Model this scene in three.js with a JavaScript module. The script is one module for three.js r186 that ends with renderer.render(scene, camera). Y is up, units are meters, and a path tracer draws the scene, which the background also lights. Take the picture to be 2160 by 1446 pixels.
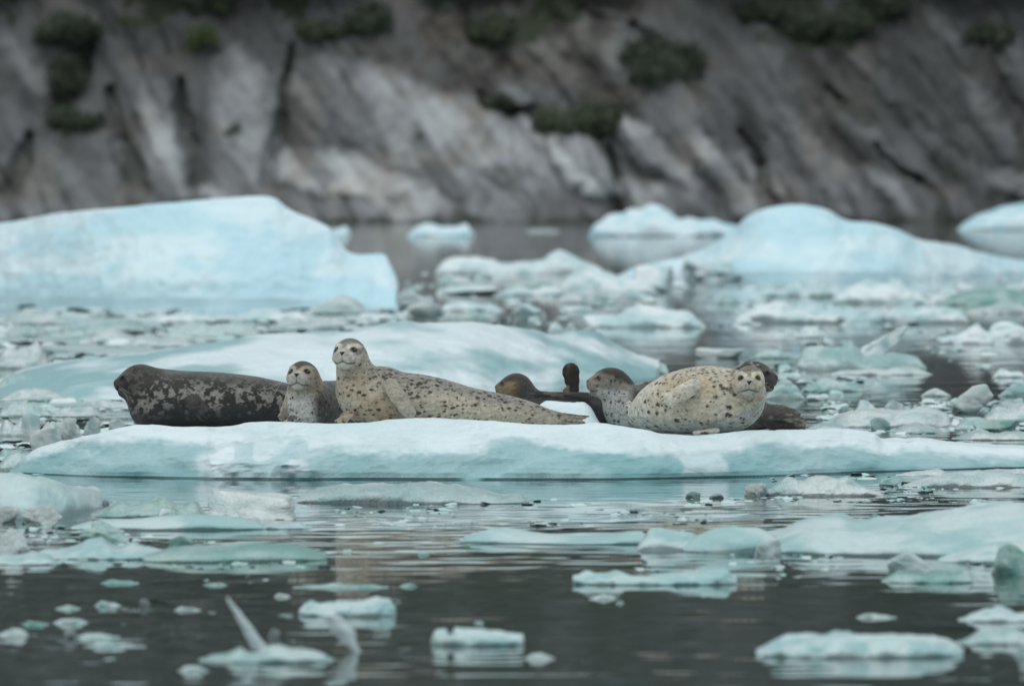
import * as THREE from 'three';

// ---------------------------------------------------------------- camera, sky, sun, exposure
const PW = 2160, PH = 1446, FPX = 18000, EYE = 1.73, HORIZON = 420;
const fov = 2 * Math.atan(PH / 2 / FPX) * 180 / Math.PI;
const camera = new THREE.PerspectiveCamera(fov, PW / PH, 0.5, 3000);
const pitch = -Math.atan((PH / 2 - HORIZON) / FPX);
camera.position.set(0, EYE, 0);
camera.rotation.x = pitch;
camera.focus = 54.4;
camera.userData.fStop = 4.4;
camera.updateMatrixWorld(true);

const scene = new THREE.Scene();
const renderer = new THREE.WebGLRenderer({ antialias: true });
renderer.toneMapping = THREE.LinearToneMapping;
renderer.toneMappingExposure = 1.0;
renderer.shadowMap.enabled = true;

{ // overcast sky: brighter overhead than at the horizon
  const w = 256, h = 128, d = new Float32Array(w * h * 4);
  for (let j = 0; j < h; j++) for (let i = 0; i < w; i++) {
    const s = Math.max(0, Math.sin(((j + 0.5) / h - 0.5) * Math.PI)), L = 0.62 + 0.5 * s, k = (j * w + i) * 4;
    d[k] = L * 0.925; d[k + 1] = L * 1.0; d[k + 2] = L * 1.025; d[k + 3] = 1;
  }
  const sky = new THREE.DataTexture(d, w, h, THREE.RGBAFormat, THREE.FloatType);
  sky.mapping = THREE.EquirectangularReflectionMapping; sky.magFilter = THREE.LinearFilter; sky.needsUpdate = true;
  scene.background = sky; scene.environment = sky;
}
const sun = new THREE.DirectionalLight(0xfff6ea, 0.55);
sun.position.set(-14, 40, -25); sun.target.position.set(0, 0, -55);
sun.castShadow = true; sun.shadow.radius = 60;
Object.assign(sun.shadow.camera, { left: -60, right: 60, top: 60, bottom: -60, near: 1, far: 900 });
scene.add(sun, sun.target);

// ---------------------------------------------------------------- helpers
const V = (x, y, z) => new THREE.Vector3(x, y, z);
const clamp = (x, a = 0, b = 1) => Math.min(b, Math.max(a, x));
const lerp = (a, b, t) => a + (b - a) * t;
const sstep = (a, b, x) => { const t = clamp((x - a) / (b - a)); return t * t * (3 - 2 * t); };
function rng(seed) { let a = (seed * 2654435761) >>> 0 || 1; return () => { a = (a + 0x6d2b79f5) >>> 0; let t = Math.imul(a ^ (a >>> 15), 1 | a); t = (t + Math.imul(t ^ (t >>> 7), 61 | t)) ^ t; return ((t ^ (t >>> 14)) >>> 0) / 4294967296; }; }
const hash = (x, y, z) => { let h = Math.imul(x, 374761393) ^ Math.imul(y, 668265263) ^ Math.imul(z, 1274126177); h = Math.imul(h ^ (h >>> 13), 1103515245); h ^= h >>> 16; return (h >>> 0) / 4294967296; };
function noise(x, y, z) { // value noise, -1 .. 1
  const X = Math.floor(x), Y = Math.floor(y), Z = Math.floor(z); x -= X; y -= Y; z -= Z;
  const u = x * x * x * (x * (x * 6 - 15) + 10), v = y * y * y * (y * (y * 6 - 15) + 10), w = z * z * z * (z * (z * 6 - 15) + 10);
  const a = lerp(lerp(hash(X, Y, Z), hash(X + 1, Y, Z), u), lerp(hash(X, Y + 1, Z), hash(X + 1, Y + 1, Z), u), v);
  const b = lerp(lerp(hash(X, Y, Z + 1), hash(X + 1, Y, Z + 1), u), lerp(hash(X, Y + 1, Z + 1), hash(X + 1, Y + 1, Z + 1), u), v);
  return lerp(a, b, w) * 2 - 1;
}
function fbm(x, y, z, n = 4) { let s = 0, a = 0.5; for (let i = 0; i < n; i++) { s += a * noise(x, y, z); x = x * 2.03 + 17.1; y = y * 2.03 - 9.3; z = z * 2.03 + 4.7; a *= 0.5; } return s; }
const ridged = (x, y, z, n = 4) => { let s = 0, a = 0.5; for (let i = 0; i < n; i++) { s += a * (1 - 2 * Math.abs(noise(x, y, z))); x = x * 2.1 + 11.3; y = y * 2.1 + 5.1; z = z * 2.1 - 7.9; a *= 0.5; } return s; };
// a point of the picture (2160 x 1446) at a distance along the view axis of the level ground
const camAxes = [V(1, 0, 0), V(0, Math.cos(pitch), Math.sin(pitch)), V(0, -Math.sin(pitch), Math.cos(pitch))];
function at(x, y, depth) {
  const d = V(0, 0, 0).addScaledVector(camAxes[0], (x - PW / 2) / FPX).addScaledVector(camAxes[1], -(y - PH / 2) / FPX).addScaledVector(camAxes[2], -1);
  return d.multiplyScalar(depth / -d.z).add(camera.position);
}
const waterDepth = (y) => { const p = at(PW / 2, y, 1), s = EYE / (EYE - p.y); return s; };
function curve(pts) { // piecewise smooth curve y(x) through pts
  return (x) => {
    if (x <= pts[0][0]) return pts[0][1];
    for (let i = 1; i < pts.length; i++) if (x <= pts[i][0]) {
      const p0 = pts[Math.max(0, i - 2)], p1 = pts[i - 1], p2 = pts[i], p3 = pts[Math.min(pts.length - 1, i + 1)], h = p2[0] - p1[0], t = (x - p1[0]) / h;
      const sl = (a, b) => (b[0] === a[0] ? 0 : (b[1] - a[1]) / (b[0] - a[0]));
      const m1 = 0.8 * sl(p0, p2), m2 = 0.8 * sl(p1, p3), t2 = t * t, t3 = t2 * t;
      return (2 * t3 - 3 * t2 + 1) * p1[1] + (t3 - 2 * t2 + t) * h * m1 + (-2 * t3 + 3 * t2) * p2[1] + (t3 - t2) * h * m2;
    }
    return pts[pts.length - 1][1];
  };
}
const taken = new Map();
const numbered = (name) => { const n = taken.get(name) ?? 0; taken.set(name, n + 1); return n ? `${name}_${String(n).padStart(3, '0')}` : name; };
function tag(o, label, category, group, kind) { if (label) o.userData.label = label; if (category) o.userData.category = category; if (group) o.userData.group = group; if (kind) o.userData.kind = kind; return o; }
function put(name, g, m, parent = scene) { const o = new THREE.Mesh(g, m); o.name = parent === scene ? numbered(name) : name; o.castShadow = o.receiveShadow = true; parent.add(o); return o; }
function gridGeometry(nu, nv, pos, col, uv) { // pos/col: Float32Array of nu*nv*3
  const idx = new Uint32Array((nu - 1) * (nv - 1) * 6); let k = 0;
  for (let j = 0; j < nv - 1; j++) for (let i = 0; i < nu - 1; i++) { const a = j * nu + i, b = a + 1, c = a + nu, d = c + 1; idx.set([a, b, d, a, d, c], k); k += 6; }
  const g = new THREE.BufferGeometry();
  g.setAttribute('position', new THREE.BufferAttribute(pos, 3));
  if (col) g.setAttribute('color', new THREE.BufferAttribute(col, 3));
  if (uv) g.setAttribute('uv', new THREE.BufferAttribute(uv, 2));
  g.setIndex(new THREE.BufferAttribute(idx, 1)); g.computeVertexNormals();
  return g;
}
function dataTexture(n, fill, repeat = 1) { // grey noise texture
  const d = new Uint8Array(n * n * 4);
  for (let j = 0; j < n; j++) for (let i = 0; i < n; i++) { const v = clamp(fill(i / n, j / n)) * 255, k = (j * n + i) * 4; d[k] = d[k + 1] = d[k + 2] = v; d[k + 3] = 255; }
  const t = new THREE.DataTexture(d, n, n); t.wrapS = t.wrapT = THREE.RepeatWrapping; t.magFilter = THREE.LinearFilter; t.repeat.set(repeat, repeat); t.needsUpdate = true;
  return t;
}
// tileable grain from integer waves on a torus
function torusNoise(seed, lo, hi, n) { const r = rng(seed), ws = []; for (let i = 0; i < n; i++) { const k = lo * Math.pow(hi / lo, r()), a = r() * 6.283; ws.push([Math.round(k * Math.cos(a)), Math.round(k * Math.sin(a)), r() * 6.283]); } return (u, v) => { let s = 0; for (const [a, b, c] of ws) s += Math.sin(6.28318 * (a * u + b * v) + c); return s / Math.sqrt(n); }; }

// ---------------------------------------------------------------- water
{
  const N = 2048, TILE = 36, r = rng(5), nx = new Float32Array(N * N), ny = new Float32Array(N * N);
  for (let q = 0; q < 64; q++) {
    const lam = 0.22 * Math.pow(4.5 / 0.22, Math.pow(r(), 1.25)), dir = (r() < 0.6 ? Math.PI / 2 + (r() - 0.5) * 1.5 : r() * 6.283), kx = Math.round(TILE / lam * Math.cos(dir)), ky = Math.round(TILE / lam * Math.sin(dir));
    const kl = Math.hypot(kx, ky) || 1, amp = 0.0023 * (lam > 1 ? 0.5 : 1) * (0.5 + r()), ph = r() * 6.283, sx = new Float32Array(N), cx = new Float32Array(N);
    for (let i = 0; i < N; i++) { const a = 6.283185307 * kx * i / N; sx[i] = Math.sin(a); cx[i] = Math.cos(a); }
    const ax = amp * kx / kl, ay = amp * ky / kl;
    for (let j = 0; j < N; j++) {
      const b = 6.283185307 * ky * j / N + ph, sb = Math.sin(b), cb = Math.cos(b);
      for (let i = 0, k = j * N; i < N; i++, k++) { const s = sx[i] * cb + cx[i] * sb; nx[k] += ax * s; ny[k] += ay * s; }
    }
  }
  const calm = torusNoise(9, 1, 4, 10), d = new Float32Array(N * N * 4), cm = new Float32Array(128 * 128);
  for (let j = 0; j < 128; j++) for (let i = 0; i < 128; i++) cm[j * 128 + i] = clamp(0.85 + 0.4 * calm(i / 128, j / 128), 0.3, 1.6);
  const cmAt = (i, j) => { const x = i / 16, y = j / 16, X = x | 0, Y = y | 0, X1 = (X + 1) & 127, Y1 = (Y + 1) & 127; return lerp(lerp(cm[Y * 128 + X], cm[Y * 128 + X1], x - X), lerp(cm[Y1 * 128 + X], cm[Y1 * 128 + X1], x - X), y - Y); };
  for (let j = 0; j < N; j++) for (let i = 0; i < N; i++) { const k = j * N + i, c = cmAt(i, j); d[k * 4] = 0.5 + nx[k] * c * 4; d[k * 4 + 1] = 0.5 + ny[k] * c * 4; d[k * 4 + 2] = 1; d[k * 4 + 3] = 1; }
  const t = new THREE.DataTexture(d, N, N, THREE.RGBAFormat, THREE.FloatType);
  t.wrapS = t.wrapT = THREE.RepeatWrapping; t.magFilter = THREE.LinearFilter; t.needsUpdate = true;
  const m = new THREE.MeshPhysicalMaterial({ color: new THREE.Color().setRGB(0.036, 0.062, 0.064), roughness: 0.03, ior: 1.33, specularIntensity: 0.8, normalMap: t, normalScale: new THREE.Vector2(0.125, 0.125) });
  const g = new THREE.PlaneGeometry(1600, 1000, 8, 8), uv = g.attributes.uv;
  g.rotateX(-Math.PI / 2); g.translate(0, 0, -400);
  for (let i = 0; i < uv.count; i++) { const X = g.attributes.position.getX(i), Z = g.attributes.position.getZ(i), c = Math.cos(0.21), s = Math.sin(0.21); uv.setXY(i, (X * c - Z * s) / TILE, (X * s + Z * c) / TILE); }
  tag(put('water', g, m), 'calm grey fjord water with fine ripples between the ice', 'water', null, 'structure');
}

// ---------------------------------------------------------------- rock shore
const SHORE = 623, MPX = SHORE / FPX; // metres per picture pixel on the shore
const lobes = [ // x, y, direction (degrees, down to the right), half length, half width, bulge in metres, albedo
  [15, 150, 68, 165, 62, 4.6, 0.2], [145, 360, 40, 125, 100, 4.4, 0.21], [322, 300, 78, 175, 62, 4.8, 0.22], [300, 150, 70, 70, 48, 3.8, 0.19], [490, 270, 82, 215, 100, 5.2, 0.2], [385, 140, 75, 90, 50, 3.6, 0.16],
  [700, 240, 60, 170, 105, 5.2, 0.2], [860, 300, 27, 330, 110, 6.2, 0.22], [1010, 330, 24, 250, 85, 6.4, 0.22], [1190, 345, 40, 130, 62, 6.8, 0.25], [760, 395, 14, 240, 60, 6.0, 0.24], [1080, 420, 8, 190, 40, 5.0, 0.19],
  [980, 110, 35, 190, 70, 4.4, 0.13], [1120, 120, 38, 200, 85, 4.9, 0.12], [1100, 210, 30, 170, 50, 4.7, 0.11], [1290, 120, 52, 190, 66, 6.0, 0.14], [1400, 235, 58, 190, 62, 6.7, 0.14], [1530, 370, 44, 170, 42, 6.9, 0.2],
  [1410, 350, 42, 160, 46, 6.2, 0.22], [1400, 420, 14, 190, 36, 5.2, 0.21], [1490, 230, 50, 110, 46, 4.6, 0.15], [1590, 250, 62, 150, 44, 4.9, 0.16], [1640, 140, 66, 150, 44, 4.9, 0.14], [1700, 330, 55, 170, 46, 5.6, 0.14],
  [1660, 400, 30, 130, 40, 5.0, 0.16], [1740, 190, 58, 130, 40, 4.7, 0.12], [1790, 390, 40, 130, 36, 5.3, 0.15], [1830, 300, 50, 150, 44, 5.4, 0.115], [1800, 90, 50, 120, 46, 4.9, 0.12], [1880, 410, 44, 90, 34, 5.5, 0.2],
  [1930, 250, 56, 160, 46, 5.2, 0.11], [1900, 130, 60, 120, 42, 4.6, 0.11], [2010, 330, 54, 160, 48, 5.5, 0.115], [2020, 120, 64, 140, 44, 5.1, 0.12], [2090, 250, 60, 150, 44, 5.5, 0.12], [2130, 400, 24, 120, 40, 5.1, 0.17],
  [2150, 130, 66, 140, 46, 5.0, 0.12], [620, 40, 20, 140, 40, 3.6, 0.15], [480, 40, 30, 110, 34, 3.2, 0.16], [880, 90, 40, 110, 50, 4.0, 0.15], [120, 40, 20, 160, 36, 2.6, 0.15], [70, 440, 10, 160, 34, 4.2, 0.19], [470, 425, 6, 190, 36, 4.6, 0.24],
].map(([x, y, a, l, w, b, c]) => ({ x, y, c: Math.cos(a * Math.PI / 180), s: Math.sin(a * Math.PI / 180), l, w, b, al: c }));
const gullies = [ // polylines, half width in pixels
  [[[170, 60], [150, 120], [120, 215], [110, 270]], 42], [[[215, 180], [245, 290], [285, 410]], 24], [[[360, 170], [385, 300], [420, 430]], 22], [[[597, 80], [604, 150], [582, 250], [568, 380]], 17], [[[45, 280], [25, 400]], 20],
  [[[1285, 300], [1325, 430]], 14], [[[1555, 265], [1600, 350], [1640, 440]], 15], [[[1760, 180], [1840, 260]], 16], [[[1850, 310], [1940, 375], [1995, 450]], 15], [[[1240, 0], [1330, 50], [1400, 110]], 22], [[[1000, 200], [1130, 235]], 14],
];
const segD = (px, py, a, b) => { const dx = b[0] - a[0], dy = b[1] - a[1], t = clamp(((px - a[0]) * dx + (py - a[1]) * dy) / (dx * dx + dy * dy)); return Math.hypot(px - a[0] - dx * t, py - a[1] - dy * t); };
function rock(px, py) { py = py < 425 ? py : 425 + (py - 425) * 0.3; // the slabs run on down into the water; { out: metres towards the viewer, albedo, wet }
  const wx = px + 12 * noise(px * 0.012, py * 0.012, 3) + 4 * noise(px * 0.04, py * 0.04, 8), wy = py + 12 * noise(px * 0.012, py * 0.012, 13) + 4 * noise(px * 0.04, py * 0.04, 18);
  let out = 4.0 + 0.9 * noise(px * 0.006, py * 0.006, 2), al = 0.085, share = 1;
  if (px < -80 || px > 2240 || py < -60) { const q = (wx * 0.62 - wy * 0.78) * 0.011, k = noise(q, (wx * 0.78 + wy * 0.62) * 0.003, 40); out += 3.5 * Math.abs(k) + 1.5; al = 0.07 + 0.025 * k; }
  for (const o of lobes) {
    const dx = wx - o.x, dy = wy - o.y, u = (dx * o.c + dy * o.s) / o.l, v = (dy * o.c - dx * o.s) / o.w, q = u * u + v * v * (1 + 0.5 * Math.sign(v) * 0.6);
    if (q < 1.4) { const h = o.b * Math.pow(Math.max(0, 1.4 - q) / 1.4, 0.36) * (0.95 - 0.1 * v - 0.04 * u); if (h > out) { const t = clamp((h - out) / 1.2); out = h; al = lerp(al, o.al, t); } }
  }
  let wet = 0;
  for (const [line, w] of gullies) for (let i = 1; i < line.length; i++) { const d = segD(wx, wy, line[i - 1], line[i]) / (w * clamp(0.3 + 0.9 * (wy - line[0][1]) / (line[line.length - 1][1] - line[0][1] + 1), 0.3, 1)); if (d < 1.6) { const k = sstep(1.6, 0.2, d); out -= 1.0 * k * (1 - 0.5 * wet); wet = Math.max(wet, k); } }
  return { out, al, wet };
}
{
  const xs = [], ys = []; // picture pixels on the shore plane; fine where it is in view
  for (let x = -5200; x < -160; x += x > -1500 ? 20 : 60) xs.push(x); for (let x = -160; x < 2320; x += 4.2) xs.push(x); for (let x = 2320; x <= 7400; x += x < 3700 ? 20 : 60) xs.push(x);
  for (let y = 492; y > -70; y -= 4) ys.push(y); for (let y = -70; y > -700; y -= 14) ys.push(y); for (let y = -700; y >= -4600; y -= 60) ys.push(y);
  const nu = xs.length, nv = ys.length, pos = new Float32Array(nu * nv * 3), col = new Float32Array(nu * nv * 3);
  for (let j = 0; j < nv; j++) for (let i = 0; i < nu; i++) {
    const px = xs[i], py = ys[j], k = (j * nu + i) * 3, X = (px - PW / 2) * MPX, Y = (470 - py) * MPX, r = rock(px, py);
    const a = (px * 0.62 + py * 0.78), b = (px * -0.78 + py * 0.62); // along and across the bedding
    const crag = ridged(b * 0.022, a * 0.005, 1.5, 4) * lerp(0.16, 0.45, sstep(1300, 1700, px)) + fbm(px * 0.014, py * 0.014, 9, 3) * 0.5 + 0.09 * ridged(b * 0.09, a * 0.02, 6, 2);
    const lean = Y < 0 ? 0 : Y < 20 ? Y * 0.62 : 12.4 + (Y - 20) * 0.72;
    const bank = 2.2 * sstep(4, 0, Y) * (0.6 + 0.4 * noise(px * 0.02, 0, 4));
    pos[k] = X; pos[k + 1] = Y + 0.25 * noise(px * 0.05, py * 0.05, 77); const jt = (px * 0.83 - py * 0.56) * 0.0145 + 0.55 * noise(px * 0.005, py * 0.005, 151) + 0.06 * noise(px * 0.04, py * 0.04, 152), open = sstep(0.07, 0.02, Math.abs(jt - Math.floor(jt) - 0.5)) * sstep(-0.15, 0.3, noise(px * 0.007 + 4, py * 0.006, 161)); pos[k + 2] = -SHORE - lean + r.out * 1.25 + crag + bank - 8 - 0.3 * open;
    // colour of the stone: mottled grey gneiss, rusty and mossy patches, dark seeps, weed at the tide line
    const streak = fbm(b * 0.035, a * 0.008, 21, 4), mott = fbm(px * 0.06, py * 0.06, 31, 3), patch = fbm(px * 0.012, py * 0.016, 51, 3);
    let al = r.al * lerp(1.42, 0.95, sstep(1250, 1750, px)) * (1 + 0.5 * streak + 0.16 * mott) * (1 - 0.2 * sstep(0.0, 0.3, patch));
    al *= 1 - 0.4 * sstep(0.12, 0.36, fbm(b * 0.02 + 7, a * 0.006, 91, 4));
    al = Math.max(0.022, al); al *= 1 + 0.22 * fbm(b * 0.09, a * 0.012, 121, 3); al *= 1 + 0.4 * sstep(8, 1, Y + 5 * fbm(px * 0.008, py * 0.01, 141, 3)); // bare, tide-scrubbed rock low down is paler
    al *= 1 - 0.4 * open;
    let R = al * 0.945, G = al * 0.995, B = al * 1.05;
    const rust = sstep(0.12, 0.32, fbm(px * 0.011, py * 0.015, 61, 3)) * 0.35; R *= 1 + 0.16 * rust; B *= 1 - 0.22 * rust; G *= 1 - 0.02 * rust;
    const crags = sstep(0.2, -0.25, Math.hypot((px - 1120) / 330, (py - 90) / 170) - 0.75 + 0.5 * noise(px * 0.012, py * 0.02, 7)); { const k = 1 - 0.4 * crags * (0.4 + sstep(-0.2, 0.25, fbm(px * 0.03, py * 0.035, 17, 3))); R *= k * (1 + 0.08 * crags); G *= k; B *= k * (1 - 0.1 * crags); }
    const moss = Math.max(r.wet * 0.6 * sstep(-0.25, 0.2, fbm(px * 0.03, py * 0.03, 71, 3)), sstep(0.08, 0.26, fbm(px * 0.01, py * 0.014, 81, 4) + (py < -40 ? 0.12 : lerp(0.02, -0.4, sstep(30, 150, py)))));
    R = lerp(R, 0.03, moss); G = lerp(G, 0.04, moss); B = lerp(B, 0.022, moss);
    const tide = sstep(0.5, 0.15, Y + 0.35 * noise(px * 0.03, 2, 5)); R = lerp(R, 0.035, tide * 0.7); G = lerp(G, 0.042, tide * 0.7); B = lerp(B, 0.034, tide * 0.7);
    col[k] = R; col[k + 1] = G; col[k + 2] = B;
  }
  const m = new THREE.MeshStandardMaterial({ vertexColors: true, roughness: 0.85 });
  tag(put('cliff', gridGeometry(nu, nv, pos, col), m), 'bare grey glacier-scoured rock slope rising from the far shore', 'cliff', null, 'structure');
}
{
  const leafMat = [[0.05, 0.078, 0.042], [0.06, 0.092, 0.044], [0.085, 0.13, 0.035]].map(([r, g, b]) => new THREE.MeshPhysicalMaterial({ color: new THREE.Color().setRGB(r, g, b), roughness: 0.9, vertexColors: true, transmission: 0.4, thickness: 0 }));
  const stemMat = new THREE.MeshStandardMaterial({ color: new THREE.Color().setRGB(0.06, 0.05, 0.04), roughness: 0.9 });
  const bushes = [ // x0, x1, y0, y1 in the picture, tone, label
    [20, 240, 22, 100, 0, 'wide dark shrub thicket at the upper left of the cliff above the pale ribs'], [85, 170, 92, 210, 0, 'dark narrow shrub filling the gully right of the leftmost rock slab'], [55, 235, 225, 272, 0, 'low dark shrub along the ledge above the rounded rock at left'],
 [375, 455, 42, 92, 2, 'bright green shrub at the head of the second rock rib'], [405, 505, -14, 18, 1, 'green shrub at the top picture edge above the bright green one'],
    [600, 722, 40, 78, 1, 'low mid green shrub on top of the rounded rock left of centre'], [715, 830, -6, 66, 0, 'dark shrub on the ledge left of the brown crags near the top edge'], 
    [955, 1090, 20, 80, 1, 'loose green shrub on the crag top just left of the picture centre'], [995, 1095, 192, 226, 0, 'thin dark strip of shrub under the brown crag at centre'], [1300, 1500, 42, 190, 0, 'large dark green shrub in the hollow right of the smooth slab'],
    [1105, 1235, 218, 282, 1, 'left half-height shrub of the pair above the pale boulder at centre'], [1180, 1322, 208, 302, 1, 'round green shrub above the pale boulder, the taller of the pair'], [1645, 1790, 4, 78, 0, 'dark broad shrub in the notch at the upper right'],
    [1760, 1860, -10, 72, 0, 'upright dark shrub right beside the broad one at the upper right'], [1840, 1945, -14, 30, 0, 'dark shrub cut by the top edge at the upper right'], [1555, 1700, -16, 38, 0, 'thin sloping shrub at the top edge right of the large hollow shrub'], [2068, 2165, 42, 92, 0, 'dark shrub at the right picture edge high on the cliff'],
 
  ];
  bushes.forEach(([x0, x1, y0, y1, tone, label], n) => {
    const r = rng(900 + n), root = new THREE.Group(), cx = (x0 + x1) / 2, w = (x1 - x0) * MPX / 2, h = (y1 - y0) * MPX / 2;
    root.name = numbered('shrub');
    const Yc = (470 - (y0 + y1) / 2) * MPX, zAt = (px, py) => { const Y = (470 - py) * MPX; return -SHORE - (Y < 20 ? Y * 0.62 : 12.4 + (Y - 20) * 0.72) + rock(px, py).out * 1.25 - 8; };
    const base = V((cx - PW / 2) * MPX, Yc - h, zAt(cx, y1)); root.position.copy(base);
    const clumps = []; const nc = Math.round(14 + w * h * 10);
    for (let i = 0; i < nc; i++) {
      const a = r() * 6.283, q = Math.sqrt(r()) * (0.82 + 0.45 * noise(Math.cos(a) * 1.7 + n * 5, Math.sin(a) * 1.7, n)), ux = Math.cos(a) * q, uy = Math.sin(a) * q - 0.25 * noise(Math.cos(a) * q * 2 + n, 3, n), px = cx + ux * (x1 - x0) / 2 * 0.86, py = (y0 + y1) / 2 - uy * (y1 - y0) / 2 * 0.82;
      const rad = (0.32 + 0.42 * r()) * Math.min(1.4, 0.45 + h * 0.45);
      clumps.push([V((px - PW / 2) * MPX, (470 - py) * MPX, zAt(px, py) + 0.3 + r() * 1.6 * (1 - q * q)).sub(base), rad]);
    }
    const per = Math.round(clamp(5200 / nc, 40, 110)), P = [], C = [], I = [], n1 = V(), t = V(), b = V();
    for (const [c, rad] of clumps) {
      const tint = 0.7 + 0.6 * r();
      for (let i = 0; i < per; i++) {
        n1.set(r() - 0.5, r() - 0.5, r() - 0.5).normalize(); const o = c.clone().addScaledVector(n1, rad * (0.25 + 1.15 * r()));
        n1.x += (r() - 0.5) * 1.2; n1.y += (r() - 0.5) * 1.2 + 0.5; n1.z += (r() - 0.5) * 1.2; n1.normalize();
        t.set(r() - 0.5, r() - 0.5, r() - 0.5).cross(n1).normalize(); b.crossVectors(n1, t); const s = 0.09 + 0.09 * r(), k = P.length / 3, v = tint * (0.75 + 0.5 * r());
        for (const [e, f] of [[-1.5, 0], [0, -0.7], [1.5, 0], [0, 0.7]]) { P.push(o.x + s * (t.x * e + b.x * f), o.y + s * (t.y * e + b.y * f), o.z + s * (t.z * e + b.z * f)); C.push(v, v, v); }
        I.push(k, k + 1, k + 2, k, k + 2, k + 3);
      }
    }
    const g = new THREE.BufferGeometry(); g.setAttribute('position', new THREE.Float32BufferAttribute(P, 3)); g.setAttribute('color', new THREE.Float32BufferAttribute(C, 3)); g.setIndex(I); g.computeVertexNormals();
    put('crown', g, leafMat[tone], root);
    for (let i = 0; i < 3; i++) { const [c] = clumps[Math.floor(r() * clumps.length)], s = V(c.x * 0.3, 0, c.z * 0.3 - 0.4), cv = new THREE.CatmullRomCurve3([s, s.clone().lerp(c, 0.5).add(V(0.1, 0.1, 0.1)), c]); put('stem', new THREE.TubeGeometry(cv, 6, 0.06, 5), stemMat, root); }
    scene.add(tag(root, label, 'shrub', 'shrubs growing on the rock slope'));
  });
}

// ---------------------------------------------------------------- ice
const grain = torusNoise(31, 6, 90, 40);
const iceBump = dataTexture(512, (u, v) => 0.5 + 0.2 * grain(u, v), 1);
const iceMat = new THREE.MeshPhysicalMaterial({ vertexColors: true, roughness: 0.32, ior: 1.31, bumpMap: iceBump, bumpScale: 0.004 });
const bergMat = new THREE.MeshPhysicalMaterial({ vertexColors: true, roughness: 0.6, ior: 1.31 });
const wetMat = new THREE.MeshPhysicalMaterial({ vertexColors: true, roughness: 0.2, ior: 1.31, transmission: 0.12, thickness: 1, attenuationColor: new THREE.Color().setRGB(0.5, 0.8, 0.76), attenuationDistance: 0.35, bumpMap: iceBump, bumpScale: 0.01 });
const glassMat = new THREE.MeshPhysicalMaterial({ vertexColors: true, roughness: 0.12, ior: 1.31, transmission: 0.3, thickness: 1, attenuationColor: new THREE.Color().setRGB(0.55, 0.82, 0.78), attenuationDistance: 0.3 });
const PAL = { // [weathered crust, clean ice]
  white: [[0.7, 0.78, 0.8], [0.42, 0.6, 0.63]], floe: [[0.67, 0.78, 0.82], [0.21, 0.41, 0.44]], blue: [[0.64, 0.77, 0.82], [0.4, 0.63, 0.72]], sky: [[0.64, 0.785, 0.845], [0.48, 0.7, 0.79]],
  fore: [[0.49, 0.615, 0.625], [0.28, 0.47, 0.48]], grey: [[0.7, 0.78, 0.79], [0.44, 0.6, 0.61]], teal: [[0.57, 0.71, 0.71], [0.32, 0.52, 0.52]], green: [[0.42, 0.6, 0.58], [0.19, 0.41, 0.37]], dim: [[0.54, 0.65, 0.66], [0.36, 0.52, 0.53]],
};
const MATS = { fore: iceMat, white: iceMat, floe: iceMat, blue: bergMat, sky: bergMat, grey: wetMat, teal: wetMat, green: wetMat, dim: wetMat };
function iceColor(pal, t, k, col) { const [a, b] = PAL[pal]; for (let c = 0; c < 3; c++) col[k + c] = lerp(b[c], a[c], t); }
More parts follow.
